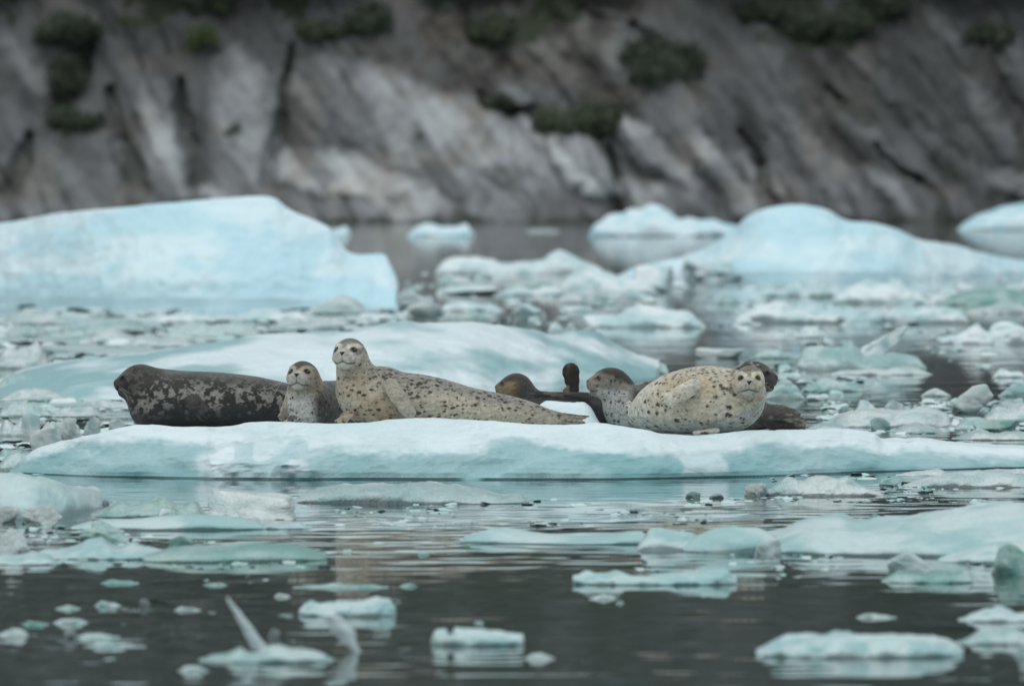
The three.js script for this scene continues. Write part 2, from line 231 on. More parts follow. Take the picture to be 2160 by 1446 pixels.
// a floe or berg as a closed sheet over its water line: crest and water line are curves in picture pixels
function floe(name, o) {
  const seed = o.seed, x0 = o.crest[0][0], x1 = o.crest[o.crest.length - 1][0], top = curve(o.crest), wl = typeof o.water === 'number' ? () => o.water : curve(o.water);
  const mid = waterDepth(wl((x0 + x1) / 2)), px = mid / FPX, W = (x1 - x0) * px, cell = o.cell ?? clamp(W / 90, 0.006, 0.06);
  const nu = Math.round(clamp(W / cell, 24, 560)), nv = o.nv ?? Math.round(clamp(nu * 0.45, 16, 90)), pos = new Float32Array(nu * nv * 3), col = new Float32Array(nu * nv * 3), uv = new Float32Array(nu * nv * 2);
  const D0 = o.depth ?? W * 0.5, cv = o.crestAt ?? 0.4, rough = o.rough ?? 0.5, sc = 1 / (o.lump ?? clamp(W * 0.16, 0.05, 0.9));
  for (let i = 0; i < nu; i++) {
    const u = i / (nu - 1), x = lerp(x0, x1, u), e = Math.pow(clamp(4 * u * (1 - u)), o.taper ?? 0.4), D = D0 * (0.12 + 0.88 * e), df = waterDepth(wl(x)) + (D0 - D) * (o.cut ? 0 : 0.35);
    const dc = df + D * cv, H = Math.max(0.004, at(x, top(x), dc).y), wide = 0.05 * (x1 - x0); let Hs = 0; for (let q = -2; q <= 2; q++) { const xx = clamp(x + q * wide, x0, x1); Hs += 0.2 * Math.max(0.004, at(xx, top(xx), dc).y); }
    for (let j = 0; j < nv; j++) {
      const k = (j * nu + i) * 3, v = j / (nv - 1);
      let d, y;
      if (v < 0.06) { d = df + 0.05 * D; y = -0.25 + 0.2 * (v / 0.06); if (v > 0.03) { d = df + 0.012; y = -0.004; } }
      else {
        const s = (v - 0.06) / 0.94, fr = o.front ?? 0.45; // first part of the rows climbs the front face
        if (s < fr) { const q = s / fr; d = df + D * cv * Math.pow(q, o.steep ?? 1.7); y = lerp(Math.min(H, Hs), H, q * q) * (0.03 + 0.97 * Math.pow(q, o.face ?? 0.85)); if (q < 0.04) y = Math.min(y, 0.012); }
        else { const q = (s - fr) / (1 - fr); d = df + D * (cv + (1 - cv) * q); y = H * (q < 0.7 ? 1 - (o.sag ?? 0.12) * Math.sin(q / 0.7 * 1.57) : (1 - (o.sag ?? 0.12)) * Math.cos((q - 0.7) / 0.3 * 1.75)); if (j === nv - 1) y = -0.2; }
      }
      const X = (x - PW / 2) / FPX * d, amp = rough * Math.min(H, 0.5 / sc) * (y > 0.005 ? clamp(y / (0.25 * H)) : 0), n1 = fbm(X * sc, y * sc * 1.4, d * sc * 0.8 + seed * 7.7, 3), n2 = ridged(X * sc * 1.7 + seed, y * sc * 2.2, d * sc, 3);
      const crestLine = clamp(1 - Math.abs(d - dc) / (0.25 * D + 1e-6));
      pos[k] = X + amp * 0.25 * noise(X * sc * 2, y * sc * 2, seed);
      pos[k + 1] = y + amp * (n1 * 0.75 + n2 * 0.3) * (1 - 0.75 * crestLine) * (o.topRough ?? 1);
      pos[k + 2] = -d + amp * (n1 * 0.9 + 0.45 * n2) * (d < dc ? 1 : 0.3);
      if (y > 0.003) { const fd = Math.min(0.016, 0.09 * H) * (o.detail ?? 1) * sstep(0, 0.06, y), q = fd * (0.8 * fbm(X * 9, y * 14, d * 5, 3) - 0.7 * Math.max(0, noise(X * 5.3, y * 11, d * 3.1)) + 0.25 * ridged(X * 16, y * 22, d * 8, 2)); pos[k + 1] += q * (1 - 0.5 * crestLine); if (d < dc) pos[k + 2] += q; }
      if (o.shape) o.shape(pos, k, x, d, y, H);
      let t = sstep(-0.34, 0.4, fbm(X * sc * 1.1 + 5, pos[k + 1] * sc * 2.2, d * sc * 0.55 + seed * 3.1, 5) + 0.5 * noise(X * sc * 0.4, pos[k + 1] * sc * 1.5, d * sc * 0.3 + seed) + (o.white ?? 0.05)) * (1 - 0.1 * hash(i, j, seed));
      if (o.tone) t = o.tone(PW / 2 + pos[k] / -pos[k + 2] * FPX, HORIZON + (EYE - pos[k + 1]) / -pos[k + 2] * FPX, t, d, pos[k], pos[k + 1]);
      iceColor(o.pal, t, k, col);
      uv[(j * nu + i) * 2] = X * 1.3; uv[(j * nu + i) * 2 + 1] = (y + d) * 1.3;
    }
  }
  return tag(put(name, gridGeometry(nu, nv, pos, col, uv), o.mat ?? MATS[o.pal]), o.label, o.cat ?? 'ice floe', o.group);
}
// a broken piece of ice: rounded facets, floating with part of it below the water
function chunk(name, o) {
  const r = rng(o.seed * 31 + 7), planes = [], n = o.facets ?? 11, d = waterDepth(o.water) + (o.back ?? 0), px = d / FPX, W = (o.x1 - o.x0) * px, D = o.depth ?? W * (0.5 + 0.3 * r());
  const H = o.H ?? Math.max(0.012, at(o.x0, o.top, d + D * 0.45).y);
  for (let i = 0; i < n; i++) planes.push([V(r() - 0.5, (r() - 0.4) * 0.9, r() - 0.4).normalize(), 0.55 + 0.4 * r()]);
  for (const q of [V(1, 0.5 * (r() - 0.3), 0.5 * (r() - 0.5)), V(-1, 0.5 * (r() - 0.3), 0.5 * (r() - 0.5)), V(0.3 * (r() - 0.5), 0.2, 1), V(0, 0, -1), V(0.5 * (r() - 0.5), 1, 0.3 * r())]) planes.push([q.normalize(), 0.85 + 0.15 * r()]);
  const g = new THREE.SphereGeometry(1, W / px > 60 ? 56 : 30, W / px > 60 ? 34 : 20), p = g.attributes.position, col = new Float32Array(p.count * 3), v = V(), pw = o.edge ?? 30;
  const lo = V(9, 9, 9), hi = V(-9, -9, -9);
  for (let i = 0; i < p.count; i++) {
    v.fromBufferAttribute(p, i); let s = 1e-6; for (const [nn, dd] of planes) { const c = v.dot(nn); if (c > 0) s += Math.pow(c / dd, pw); }
    let rad = Math.pow(s, -1 / pw) * (1 + (o.rough ?? 0.12) * (fbm(v.x * 2.2 + o.seed * 3, v.y * 2.2, v.z * 2.2, 4) + 0.25 * ridged(v.x * 4, v.y * 4 + o.seed, v.z * 4, 2)));
    v.multiplyScalar(rad); p.setXYZ(i, v.x, v.y, v.z); lo.min(v); hi.max(v);
  }
  const c0 = at((o.x0 + o.x1) / 2, o.water, d + D * 0.5), sink = o.sink ?? 0.7, tilt = o.tilt ?? 0;
  for (let i = 0; i < p.count; i++) {
    v.fromBufferAttribute(p, i); v.sub(lo).divide(V().subVectors(hi, lo));
    const y = v.y * (1 + sink) - sink, X = (v.x - 0.5) * W, lift = tilt * X * clamp(y + 0.4);
    const t = sstep(-0.3, 0.35, fbm(v.x * 2.5 + o.seed, v.y * 2.5, v.z * 2.5 + o.seed * 1.7, 3) + (o.white ?? 0.1)); iceColor(o.pal, t, i * 3, col);
    p.setXYZ(i, c0.x + X + (o.lean ?? 0) * H * clamp(y), (y > 0 ? y * H : Math.max(-0.3, y * H)) + lift, c0.z + D * (v.z - 0.5));
  }
  g.setAttribute('color', new THREE.BufferAttribute(col, 3)); g.computeVertexNormals();
  return tag(put(name, g, o.mat ?? MATS[o.pal]), o.label, o.cat ?? 'ice chunk', o.group);
}
// the pieces, in picture pixels: x0, x1, top, water line
const auto = (x0, x1, yt, yw, seed) => { const r = rng(seed * 13 + 3), pts = [[x0, yw - 1]], n = Math.max(4, Math.min(12, Math.round((x1 - x0) / 30))); for (let i = 1; i < n; i++) { const u = i / n, k = Math.pow(Math.sin(Math.PI * u), 0.35) * (0.5 + 0.5 * r()); pts.push([lerp(x0, x1, u), lerp(yw, yt, k)]); } pts.push([x1, yw - 1]); return pts; };
let seedNo = 1;
const F = (x0, x1, yt, yw, pal, label, more = {}) => floe(more.name ?? 'ice_floe', { crest: more.crest ?? auto(x0, x1, yt, yw, ++seedNo + 40), water: yw, pal, label, seed: ++seedNo, depth: more.depth ?? Math.min((x1 - x0) * waterDepth(yw) / FPX * 0.6, 0.45 * (yw - yt) * waterDepth(yw) ** 2 / (FPX * EYE)), ...more });
const K = (x0, x1, yt, yw, pal, label, more = {}) => chunk(more.name ?? 'ice_chunk', { x0, x1, top: yt, water: yw, pal, label, seed: ++seedNo, depth: more.depth ?? Math.min((x1 - x0) * waterDepth(yw) / FPX * 0.7, 0.5 * (yw - yt) * waterDepth(yw) ** 2 / (FPX * EYE)), ...more });

// --- the floe that carries the seals
const crestMain = [[20, 997], [50, 962], [90, 942], [140, 930], [200, 915], [250, 902], [300, 895], [400, 899], [480, 897], [540, 889], [600, 889], [700, 893], [760, 890], [830, 884], [900, 881], [960, 884], [1070, 891], [1160, 897], [1210, 896], [1260, 893], [1340, 905], [1400, 915], [1460, 919], [1540, 913], [1580, 908], [1650, 906], [1700, 906], [1760, 905], [1815, 907], [1845, 914], [1862, 928], [1900, 931], [1960, 929], [2010, 936], [2100, 944], [2160, 945], [2240, 955], [2300, 990]];
const waterMain = [[20, 997], [250, 1006], [620, 1010], [1000, 1011], [1300, 1010], [1600, 1004], [1880, 994], [2160, 986], [2300, 984]];
const crustEdge = curve([[0, 985], [60, 965], [140, 945], [230, 938], [330, 926], [430, 932], [520, 945], [620, 930], [720, 955], [820, 962], [900, 950], [1000, 945], [1100, 930], [1200, 945], [1300, 955], [1420, 958], [1520, 950], [1620, 938], [1720, 945], [1800, 938], [1850, 950], [1950, 948], [2060, 962], [2200, 965]]);
const lump = at(1190, 842, 54.85), ledge = curve([[960, 0], [1040, 0.1], [1150, 0.42], [1250, 0.52], [1450, 0.56], [1600, 0.78], [1700, 1]]);
floe('ice_floe', {
  crest: crestMain, water: waterMain, pal: 'floe', seed: 3, depth: 3.6, crestAt: 0.16, front: 0.62, nv: 150, cell: 0.0125, steep: 1.25, face: 0.8, sag: 0.22, taper: 0.3, cut: true, lump: 0.42, rough: 0.3, topRough: 0.35, crust: true, white: 0.02,
  shape(pos, k, x, d, y, H) {
    if (d < 53.75) { const up = sstep(53.75, 53.5, d), rb = sstep(428, 450, x) * sstep(700, 630, x); pos[k + 2] += up * (0.05 * rb * (1 + 1.1 * ridged(pos[k] * 5, pos[k + 1] * 7, 2, 3)) + 0.035 * noise(pos[k] * 2.3, pos[k + 1] * 3, 4) + 0.03 * sstep(1840, 1880, x)); }
    if (x > 960 && x < 1700) { const t = ledge(x) * H; if (d < 53.9) { const over = sstep(t - 0.015, t + 0.02, pos[k + 1]); pos[k + 2] -= 0.16 * over * sstep(960, 1060, x) * sstep(1700, 1500, x) * sstep(53.9, 53.55, d); pos[k + 2] += 0.05 * (1 - over) * sstep(960, 1040, x) * sstep(1700, 1600, x); } }
    const X = pos[k], Z = -pos[k + 2], q = Math.pow(Math.abs(X - lump.x) / 0.2, 3) + Math.pow(Math.abs(Z - 54.95) / 0.22, 3.2);
    if (q < 3) pos[k + 1] += (lump.y - 0.27) * Math.exp(-q * q * 0.8);
  },
  tone(x, y, t, d, X, Y) { // a bubbly white crust with a ragged lower edge lies over the clear cyan ice
    const w = fbm(X * 3, Y * 9, d * 1.5, 4), edge = crustEdge(x) + 26 * w + 5 * noise(X * 30, Y * 40, d * 9);
    let c = sstep(12, -12, y - edge);
    const rub = sstep(0.35, 0.1, Math.max(Math.abs(x - 560) / 260, Math.abs(y - 970) / 90) - 0.25 + 0.35 * w), slab = sstep(8, -4, Math.abs(x - 1475 - (y - 950) * 0.25) - 42 - 30 * w) * (y > 925 && y < 1000 ? 1 : 0);
    c = Math.max(c, rub * (0.55 + 0.45 * sstep(-0.25, 0.15, noise(X * 9, Y * 12, d * 6))), slab * 0.6);
    return clamp(0.06 + 0.86 * c + 0.35 * (t - 0.5) * (1 - 0.4 * c) + 0.05 * noise(X * 60, Y * 60, d * 60));
  },
  label: 'long low ice floe in the middle carrying all the seals',
});
K(1093, 1118, 919, 932, 'white', 'small white ice bit stuck on the front face of the seal floe', { back: 0.5, H: 0.28, sink: 0.05 });

// --- bergs and floes behind
floe('iceberg', { crest: [[-160, 520], [-60, 482], [0, 470], [150, 446], [330, 430], [420, 421], [490, 415], [540, 412], [572, 416], [604, 437], [645, 455], [690, 477], [714, 505], [736, 530], [756, 537], [790, 535], [816, 539], [830, 566], [837, 605], [841, 648]], water: [[-160, 640], [300, 654], [841, 654]], pal: 'sky', seed: 11, depth: 6.5, crestAt: 0.42, front: 0.7, nv: 110, cell: 0.018, steep: 1.1, face: 0.85, taper: 0.1, cut: true, lump: 0.75, rough: 0.36, topRough: 0.6, white: 0.03, tone: (x, y, t, d, X, Y) => clamp(t - 0.75 * sstep(0.55, 0.3, Y + 0.35 * fbm(X * 1.6, Y * 3, 4, 3))), label: 'big pale blue iceberg at the left with sloping top and square end', cat: 'iceberg' });
floe('iceberg', { crest: [[1300, 583], [1340, 566], [1400, 550], [1480, 526], [1535, 494], [1580, 457], [1620, 438], [1680, 430], [1740, 440], [1782, 464], [1830, 468], [1870, 476], [1950, 506], [2010, 514], [2060, 530], [2110, 542], [2160, 549], [2250, 570]], water: [[1300, 584], [1600, 592], [1900, 590], [2250, 574]], pal: 'sky', seed: 14, depth: 8, crestAt: 0.5, front: 0.65, nv: 100, cell: 0.025, steep: 1.1, face: 0.8, taper: 0.3, lump: 0.9, rough: 0.34, topRough: 0.8, white: 0.02, label: 'domed light blue iceberg at the right with long low shoulders', cat: 'iceberg' });
floe('iceberg', { crest: [[1242, 494], [1256, 474], [1285, 452], [1312, 449], [1330, 440], [1352, 441], [1372, 430], [1392, 434], [1412, 446], [1432, 461], [1455, 457], [1480, 465], [1505, 462], [1530, 472], [1562, 478], [1580, 497]], water: 499, pal: 'blue', seed: 15, depth: 9, nv: 40, cell: 0.08, lump: 0.8, rough: 0.6, white: 0.1, label: 'small lumpy pale iceberg under the cliff left of the domed one', cat: 'iceberg' });
floe('iceberg', { crest: [[2020, 484], [2040, 466], [2080, 446], [2130, 433], [2180, 428], [2240, 450], [2280, 484]], water: 486, pal: 'blue', seed: 16, depth: 9, nv: 40, cell: 0.08, lump: 0.8, rough: 0.55, label: 'small pale blue iceberg at the right picture edge near the far shore', cat: 'iceberg' });
floe('ice_floe', { crest: [[858, 496], [880, 476], [905, 470], [930, 478], [960, 479], [985, 472], [1000, 492]], water: 499, pal: 'blue', seed: 17, depth: 6, cell: 0.08, lump: 0.8, rough: 0.4, label: 'small white floe alone near the far shore at centre' });
F(690, 742, 472, 497, 'blue', 'tiny white floe peeping out right of the big left iceberg', { depth: 4 });
F(1105, 1185, 479, 489, 'dim', 'thin faint floe far off below the cliff foot at centre', { depth: 5 });
F(1780, 1860, 470, 482, 'dim', 'faint strip of ice behind the right shoulder of the domed iceberg', { depth: 6 });
floe('ice_floe', { crest: [[-90, 836], [0, 806], [60, 782], [170, 760], [300, 748], [360, 735], [450, 722], [560, 704], [700, 699], [745, 696], [800, 682], [850, 677], [890, 681], [990, 679], [1060, 686], [1130, 695], [1160, 706], [1220, 697], [1262, 699], [1300, 727], [1345, 748], [1390, 760], [1404, 775], [1392, 800]], water: [[-90, 842], [300, 846], [900, 836], [1404, 806]], pal: 'floe', seed: 18, depth: 9, crestAt: 0.55, front: 0.72, nv: 120, cell: 0.018, steep: 1.05, face: 0.75, taper: 0.25, lump: 0.75, rough: 0.3, topRough: 0.5, white: 0.08, crust: true, label: 'broad white domed floe right behind the seals' });
floe('ice_floe', { crest: [[1190, 740], [1262, 703], [1310, 735], [1370, 755], [1404, 770], [1412, 786]], water: [[1190, 775], [1412, 790]], pal: 'teal', seed: 19, depth: 1.6, crestAt: 0.5, lump: 0.5, rough: 0.3, label: 'thin clear green-blue ice shelf at the right tip of the broad white floe' });
// middle distance, centre
floe('ice_floe', { crest: [[918, 574], [935, 550], [970, 542], [1035, 545], [1060, 556], [1100, 551], [1145, 548], [1165, 532], [1183, 527], [1205, 537], [1235, 552], [1270, 566]], water: [[918, 580], [1270, 578]], pal: 'white', seed: 21, depth: 2.6, lump: 0.4, rough: 0.55, white: -0.02, label: 'long lumpy floe with a peak at its right end, centre distance' });
F(920, 1008, 570, 600, 'grey', 'short low floe just in front of the long lumpy one', { depth: 1 });
floe('ice_floe', { crest: [[1178, 600], [1200, 580], [1240, 565], [1275, 572], [1310, 585], [1345, 592], [1370, 602], [1390, 618]], water: 624, pal: 'white', seed: 22, depth: 2, lump: 0.4, rough: 0.5, white: -0.03, label: 'white mound floe at centre left of the leaning ice lump' });
K(1336, 1424, 556, 616, 'white', 'upright pale ice lump in front of the left shoulder of the domed iceberg', { depth: 1.2 });
K(1436, 1562, 543, 592, 'white', 'rough white ice lump against the foot of the domed iceberg', { depth: 1.6, rough: 0.4 });
F(1400, 1455, 588, 606, 'white', 'tiny white floe right of the upright pale lump');
floe('ice_floe', { crest: [[1232, 668], [1262, 662], [1300, 664], [1330, 650], [1352, 641], [1390, 650], [1425, 655], [1460, 664], [1488, 686]], water: [[1232, 690], [1488, 692]], pal: 'white', seed: 24, depth: 1.6, lump: 0.3, rough: 0.5, white: 0.05, label: 'smooth white mound floe alone above the right end of the broad floe' });
const sliv = [[838, 892, 607, 628], [915, 1060, 601, 621], [1060, 1170, 588, 606], [1040, 1236, 603, 623], [856, 935, 638, 668], [924, 1066, 632, 656], [960, 1050, 652, 674], [1078, 1152, 640, 672], [1170, 1250, 618, 640], [1180, 1240, 640, 656], [1250, 1330, 612, 632], [1155, 1190, 676, 700], [1186, 1218, 678, 702], [1300, 1390, 618, 640], [1505, 1565, 622, 640], [1545, 1592, 668, 684], [1466, 1570, 733, 756], [1676, 1745, 690, 713], [1556, 1612, 650, 670], [1700, 1750, 832, 845], [1942, 2008, 818, 836], [2094, 2170, 773, 796], [1085, 1110, 622, 634], [880, 915, 622, 634], [1010, 1070, 560, 572]];
const slivLabel = ['small floe beside the square end of the left iceberg', 'long thin floe left in the band of brash at centre', 'thin floe just under the long lumpy one at centre', 'longest thin sliver in the band of brash at centre', 'left low floe in the row above the broad white floe', 'flat floe second from left in the row above the broad floe', 'low floe touching the flat one above the broad white floe', 'third small mound in the row above the broad floe', 'flat bit left of the white mound floe at centre', 'thin bit under the flat one at centre', 'flat bit below the white mound at centre', 'left one of two round bits above the broad floe tip', 'right one of two round bits above the broad floe tip', 'flat bit below the upright pale lump', 'lone small bit between the domed iceberg and the smooth mound', 'lone chip above the long raft at the right', 'low pale floe over the right seals', 'small flat bit above the green mound at the right', 'left end bit of the long raft at the right', 'lone chip on open water right of the seal heads', 'small chip left of the big clear block', 'pale chip at the right edge above the brash raft', 'speck left of the thin slivers at centre', 'speck right of the big iceberg at water level', 'speck behind the long lumpy floe'];
sliv.forEach(([a, b, c, d], i) => (i % 3 === 1 ? K : F)(a, b, c, d, ['grey', 'white', 'teal', 'white'][i % 4], slivLabel[i]));
// middle distance, right
F(1590, 1765, 592, 626, 'white', 'flat white floe under the right half of the domed iceberg', { rough: 0.7 });
floe('ice_floe', { crest: [[1755, 632], [1790, 606], [1830, 590], [1868, 596], [1882, 581], [1900, 592], [1930, 616], [1965, 636]], water: 640, pal: 'white', seed: 26, depth: 1.6, lump: 0.3, rough: 0.6, label: 'white peaked floe with a small horn at the right' });
F(1950, 2045, 606, 640, 'white', 'blunt white lump right of the peaked floe');
floe('ice_floe', { crest: [[1975, 640], [2030, 618], [2090, 606], [2150, 612], [2230, 640]], water: 644, pal: 'green', seed: 27, depth: 1.8, label: 'smooth sea-green ice back at the right edge' });
K(2120, 2190, 592, 626, 'white', 'white lump at the right edge over the sea-green back');
F(1548, 1880, 638, 682, 'white', 'long raft of broken white ice at the right', { crest: [[1552, 668], [1590, 652], [1605, 641], [1640, 638], [1680, 652], [1720, 662], [1760, 655], [1800, 652], [1850, 656], [1878, 668]], rough: 0.8, depth: 1.3 });
F(1866, 2046, 644, 682, 'white', 'thick flat white floe at the right under the peaked one', { crest: [[1868, 664], [1885, 650], [1940, 648], [2000, 648], [2030, 656], [2044, 676]] });
F(2030, 2200, 636, 662, 'grey', 'pale strip of floe at the right edge under the sea-green back');
F(1975, 2200, 678, 726, 'white', 'low white floe with two knobs at the right edge', { crest: [[1978, 712], [2020, 706], [2050, 690], [2066, 684], [2082, 702], [2100, 684], [2125, 677], [2150, 684], [2180, 700], [2200, 716]], rough: 0.7 });
floe('ice_floe', { crest: [[1678, 775], [1690, 744], [1730, 730], [1770, 730], [1800, 716], [1808, 730], [1830, 750], [1880, 744], [1930, 752], [1955, 774]], water: [[1678, 782], [1955, 784]], pal: 'teal', seed: 29, depth: 1.0, lump: 0.3, rough: 0.5, white: 0.05, label: 'pale green floe under the tilted ice plank at the right' });
{ // the tilted plank of ice
  const d = waterDepth(780) + 0.1, A = at(1822, 756, d), B = at(1912, 692, d), g = new THREE.BoxGeometry(1, 1, 1, 30, 8, 10), p = g.attributes.position, col = new Float32Array(p.count * 3), dir = B.clone().sub(A), L = dir.length(), n = V(-dir.y, dir.x, 0).normalize();
  for (let i = 0; i < p.count; i++) { const u = p.getX(i) + 0.5, w = p.getY(i), z = p.getZ(i), th = 0.17 * (1 - 0.55 * u) * (1 + 0.25 * noise(u * 6, z * 2, 3)) * (u > 0.93 ? 0.7 : 1); p.setXYZ(i, A.x + dir.x * u + n.x * w * th, A.y + dir.y * u + n.y * w * th, A.z + z * 0.4 * (1 - 0.4 * u) + 0.02 * noise(u * 5, w * 3, 8)); iceColor('white', sstep(-0.3, 0.3, noise(u * 6, w * 3, z * 3) + 0.3), i * 3, col); }
  g.setAttribute('color', new THREE.BufferAttribute(col, 3)); g.computeVertexNormals();
  tag(put('ice_chunk', g, iceMat), 'tilted plank of ice pointing up to the right', 'ice chunk');
}
F(1745, 1968, 772, 791, 'grey', 'thin flat strip of ice in front of the green floe with the plank', { depth: 0.8 });
F(1580, 1692, 728, 756, 'teal', 'low green mound left of the floe with the tilted plank');
F(1612, 1700, 788, 842, 'teal', 'green-white floe behind the dark seal that looks right');
F(1688, 1830, 793, 826, 'teal', 'flat pale floe below the tilted plank floe');
F(2106, 2190, 803, 836, 'teal', 'pale lump at the right edge above the brash raft');
// brash raft, right
F(1745, 2010, 862, 902, 'grey', 'broad flat slab of the brash raft right of the seals', { depth: 1.8, rough: 0.6, crest: [[1748, 890], [1780, 872], [1830, 866], [1880, 868], [1940, 862], [2000, 874], [2010, 898]] });
K(2004, 2096, 809, 872, 'grey', 'big clear ice block standing on the brash raft at the right', { mat: glassMat, depth: 0.32, white: 0.5, sink: 0.2 });
K(1806, 1854, 844, 876, 'white', 'square white lump on the left part of the brash raft');
K(1866, 1912, 843, 876, 'grey', 'pointed grey lump on the brash raft right of the square one');
K(1770, 1806, 856, 884, 'teal', 'small lump at the left tip of the brash raft');
F(1884, 2010, 866, 900, 'teal', 'smooth clear hump in the middle of the brash raft', { depth: 0.7 });
F(2070, 2200, 845, 890, 'grey', 'flat grey slab of the brash raft at the right edge', { depth: 1.2 });
K(2085, 2170, 840, 872, 'grey', 'grey lump right of the big clear block', {});
K(1940, 2000, 856, 884, 'teal', 'rounded lump left of the big clear block');
F(2010, 2100, 872, 908, 'teal', 'low wedge below the big clear block', { depth: 0.6 });
K(2046, 2146, 884, 912, 'green', 'dark green glassy shard on the brash raft', { lean: 0.4 });
K(1836, 1880, 880, 908, 'green', 'small dark green shard at the front of the brash raft');
K(2040, 2072, 880, 904, 'grey', 'small grey knob by the dark green glassy shard');
F(2008, 2220, 904, 928, 'grey', 'flat floe at the right edge right behind the seal floe', { depth: 1 });
F(1700, 1790, 886, 908, 'teal', 'thin flat floe right of the hind flippers at the floe edge', { depth: 0.8 });
F(1880, 1990, 892, 914, 'dim', 'thin dim floe along the front of the brash raft', { depth: 0.8 });
// brash field, left
[[-40, 800, 676, 'grey', 'widest pan of slush right under the big iceberg'], [-40, 690, 700, 'teal', 'second wide pan of slush under the big iceberg'], [-40, 500, 722, 'grey', 'third pan of slush, along the back of the broad floe'], [-40, 330, 744, 'teal', 'fourth pan of slush at the left edge by the rounded grey chunk'], [-40, 240, 862, 'teal', 'pan of slush at the left edge level with the dark seal']].forEach(([x0, x1, y, pal, label]) => F(x0, x1, y - 9, y, pal, label, { depth: y > 800 ? 3 : 5.5, rough: 1.2, lump: 0.5, cat: 'slush pan' }));
const leftField = [[-20, 112, 714, 778, 'grey', 'big rounded grey ice chunk at the left edge above the broad floe'], [0, 150, 650, 684, 'grey', 'flat pale floe at the left edge before the big iceberg'], [130, 320, 664, 702, 'teal', 'wide flat floe before the big iceberg left'], [300, 480, 652, 680, 'white', 'white flat floe before the middle of the big iceberg'], [340, 560, 672, 712, 'teal', 'green-white floe over the left shoulder of the broad floe'], [480, 660, 650, 678, 'white', 'flat white floe before the lower right part of the big iceberg'], [640, 780, 622, 662, 'grey', 'rounded lump at the lower right foot of the big iceberg'], [570, 760, 662, 692, 'grey', 'low grey floe below the square end of the big iceberg'], [180, 300, 690, 722, 'grey', 'low mound behind the left arm of the broad floe'], [80, 200, 690, 716, 'teal', 'flat bit above the rounded grey chunk'], [0, 90, 684, 708, 'teal', 'flat bit at the left edge above the rounded grey chunk'], [260, 420, 702, 732, 'grey', 'thin floe along the back of the broad floe left'],
  [-20, 250, 776, 826, 'teal', 'long pale slab at the left edge'], [-10, 150, 818, 846, 'grey', 'flat slab under the long pale one at the left edge'], [90, 232, 800, 832, 'white', 'flat white slab left of the dark seal nose'], [-10, 120, 846, 880, 'teal', 'low slab left of the seal floe tip'], [100, 220, 852, 880, 'grey', 'flat floe under the dark seal chin'], [190, 290, 838, 862, 'grey', 'thin floe behind the throat of the dark seal'],
  [-10, 70, 876, 920, 'grey', 'pale block at the left edge by the seal floe'], [-10, 60, 930, 968, 'green', 'dark green wet lump at the left edge by the tip of the seal floe'], [-10, 90, 945, 992, 'teal', 'flat green slab at the left edge before the seal floe tip']];
leftField.forEach(([a, b, c, d, pal, l], i) => F(a, b, c, d, pal, l, { rough: 0.6, depth: i < 12 ? 1.6 : 0.8 }));
K(62, 130, 888, 962, 'grey', 'jagged glassy chunk standing left of the seal floe tip', { mat: glassMat, white: 0.3, rough: 0.3 });
K(112, 172, 878, 934, 'grey', 'tall pointed grey chunk behind the left slope of the seal floe', { rough: 0.3 });
K(176, 212, 876, 924, 'grey', 'narrow upright chunk behind the left slope of the seal floe', { rough: 0.2 });
K(40, 84, 868, 920, 'white', 'white block left of the tall pointed chunk', {});
K(228, 268, 883, 912, 'grey', 'small round chunk below the throat of the dark seal', {});
// foreground, left
floe('ice_floe', { crest: [[-60, 1004], [0, 1000], [55, 1002], [85, 1010], [110, 1016], [150, 1026], [190, 1030], [214, 1040], [216, 1064]], water: [[-60, 1092], [100, 1094], [216, 1072]], pal: 'fore', mat: iceMat, seed: 41, depth: 1.7, crestAt: 0.4, lump: 0.3, rough: 0.35, taper: 0.2, white: 0.15, crust: true, label: 'thick pale floe at the lower left edge' });
K(214, 232, 1052, 1064, 'white', 'tiny white bit at the tip of the thick pale floe');
K(46, 132, 1066, 1112, 'grey', 'rounded clear lump in front of the thick pale floe', { rough: 0.2, white: 0.3 });
F(190, 440, 1046, 1092, 'green', 'low green glassy slab between the thick pale floe and the clear dome', { mat: wetMat, white: 0.25, depth: 1.1 });
K(436, 628, 1036, 1096, 'grey', 'clear faceted ice dome at the lower left', { facets: 6, white: 0.2, depth: 0.7, mat: wetMat });
K(334, 370, 1072, 1096, 'white', 'small white ice cube before the clear dome');
floe('ice_floe', { crest: [[148, 1112], [190, 1100], [220, 1096], [280, 1096], [330, 1090], [420, 1087], [490, 1090], [540, 1100], [566, 1112]], water: [[148, 1118], [566, 1118]], pal: 'fore', seed: 43, depth: 0.7, lump: 0.2, rough: 0.3, white: 0.1, label: 'flat white floe in front of the clear dome' });
K(158, 284, 1098, 1140, 'green', 'dark glassy lump at the left end of the flat white floe', { mat: glassMat, rough: 0.35 });
K(-10, 62, 1112, 1168, 'grey', 'glass-clear chunk at the lower left edge', { mat: glassMat, rough: 0.3, white: 0.4 });
F(60, 400, 1138, 1180, 'fore', 'thin pale floe below the dark glassy lump', { depth: 1.0 });
F(-30, 130, 1162, 1192, 'fore', 'thin pale floe at the left edge under the glass-clear chunk', { depth: 0.8 });
F(540, 660, 1098, 1116, 'fore', 'narrow flat bit right of the flat white floe', { depth: 0.4 });
floe('ice_floe', { crest: [[300, 1172], [360, 1158], [430, 1152], [540, 1147], [620, 1152], [690, 1166]], water: [[300, 1188], [690, 1184]], pal: 'green', seed: 44, depth: 0.9, lump: 0.3, rough: 0.3, white: -0.02, label: 'wide dark green floe barely out of the water at the lower left' });
K(354, 408, 1130, 1162, 'green', 'dark green lump on the wide dark green floe', { white: -0.4 });
K(-20, 40, 1066, 1100, 'grey', 'grey knob on the left edge beside the rounded clear lump');
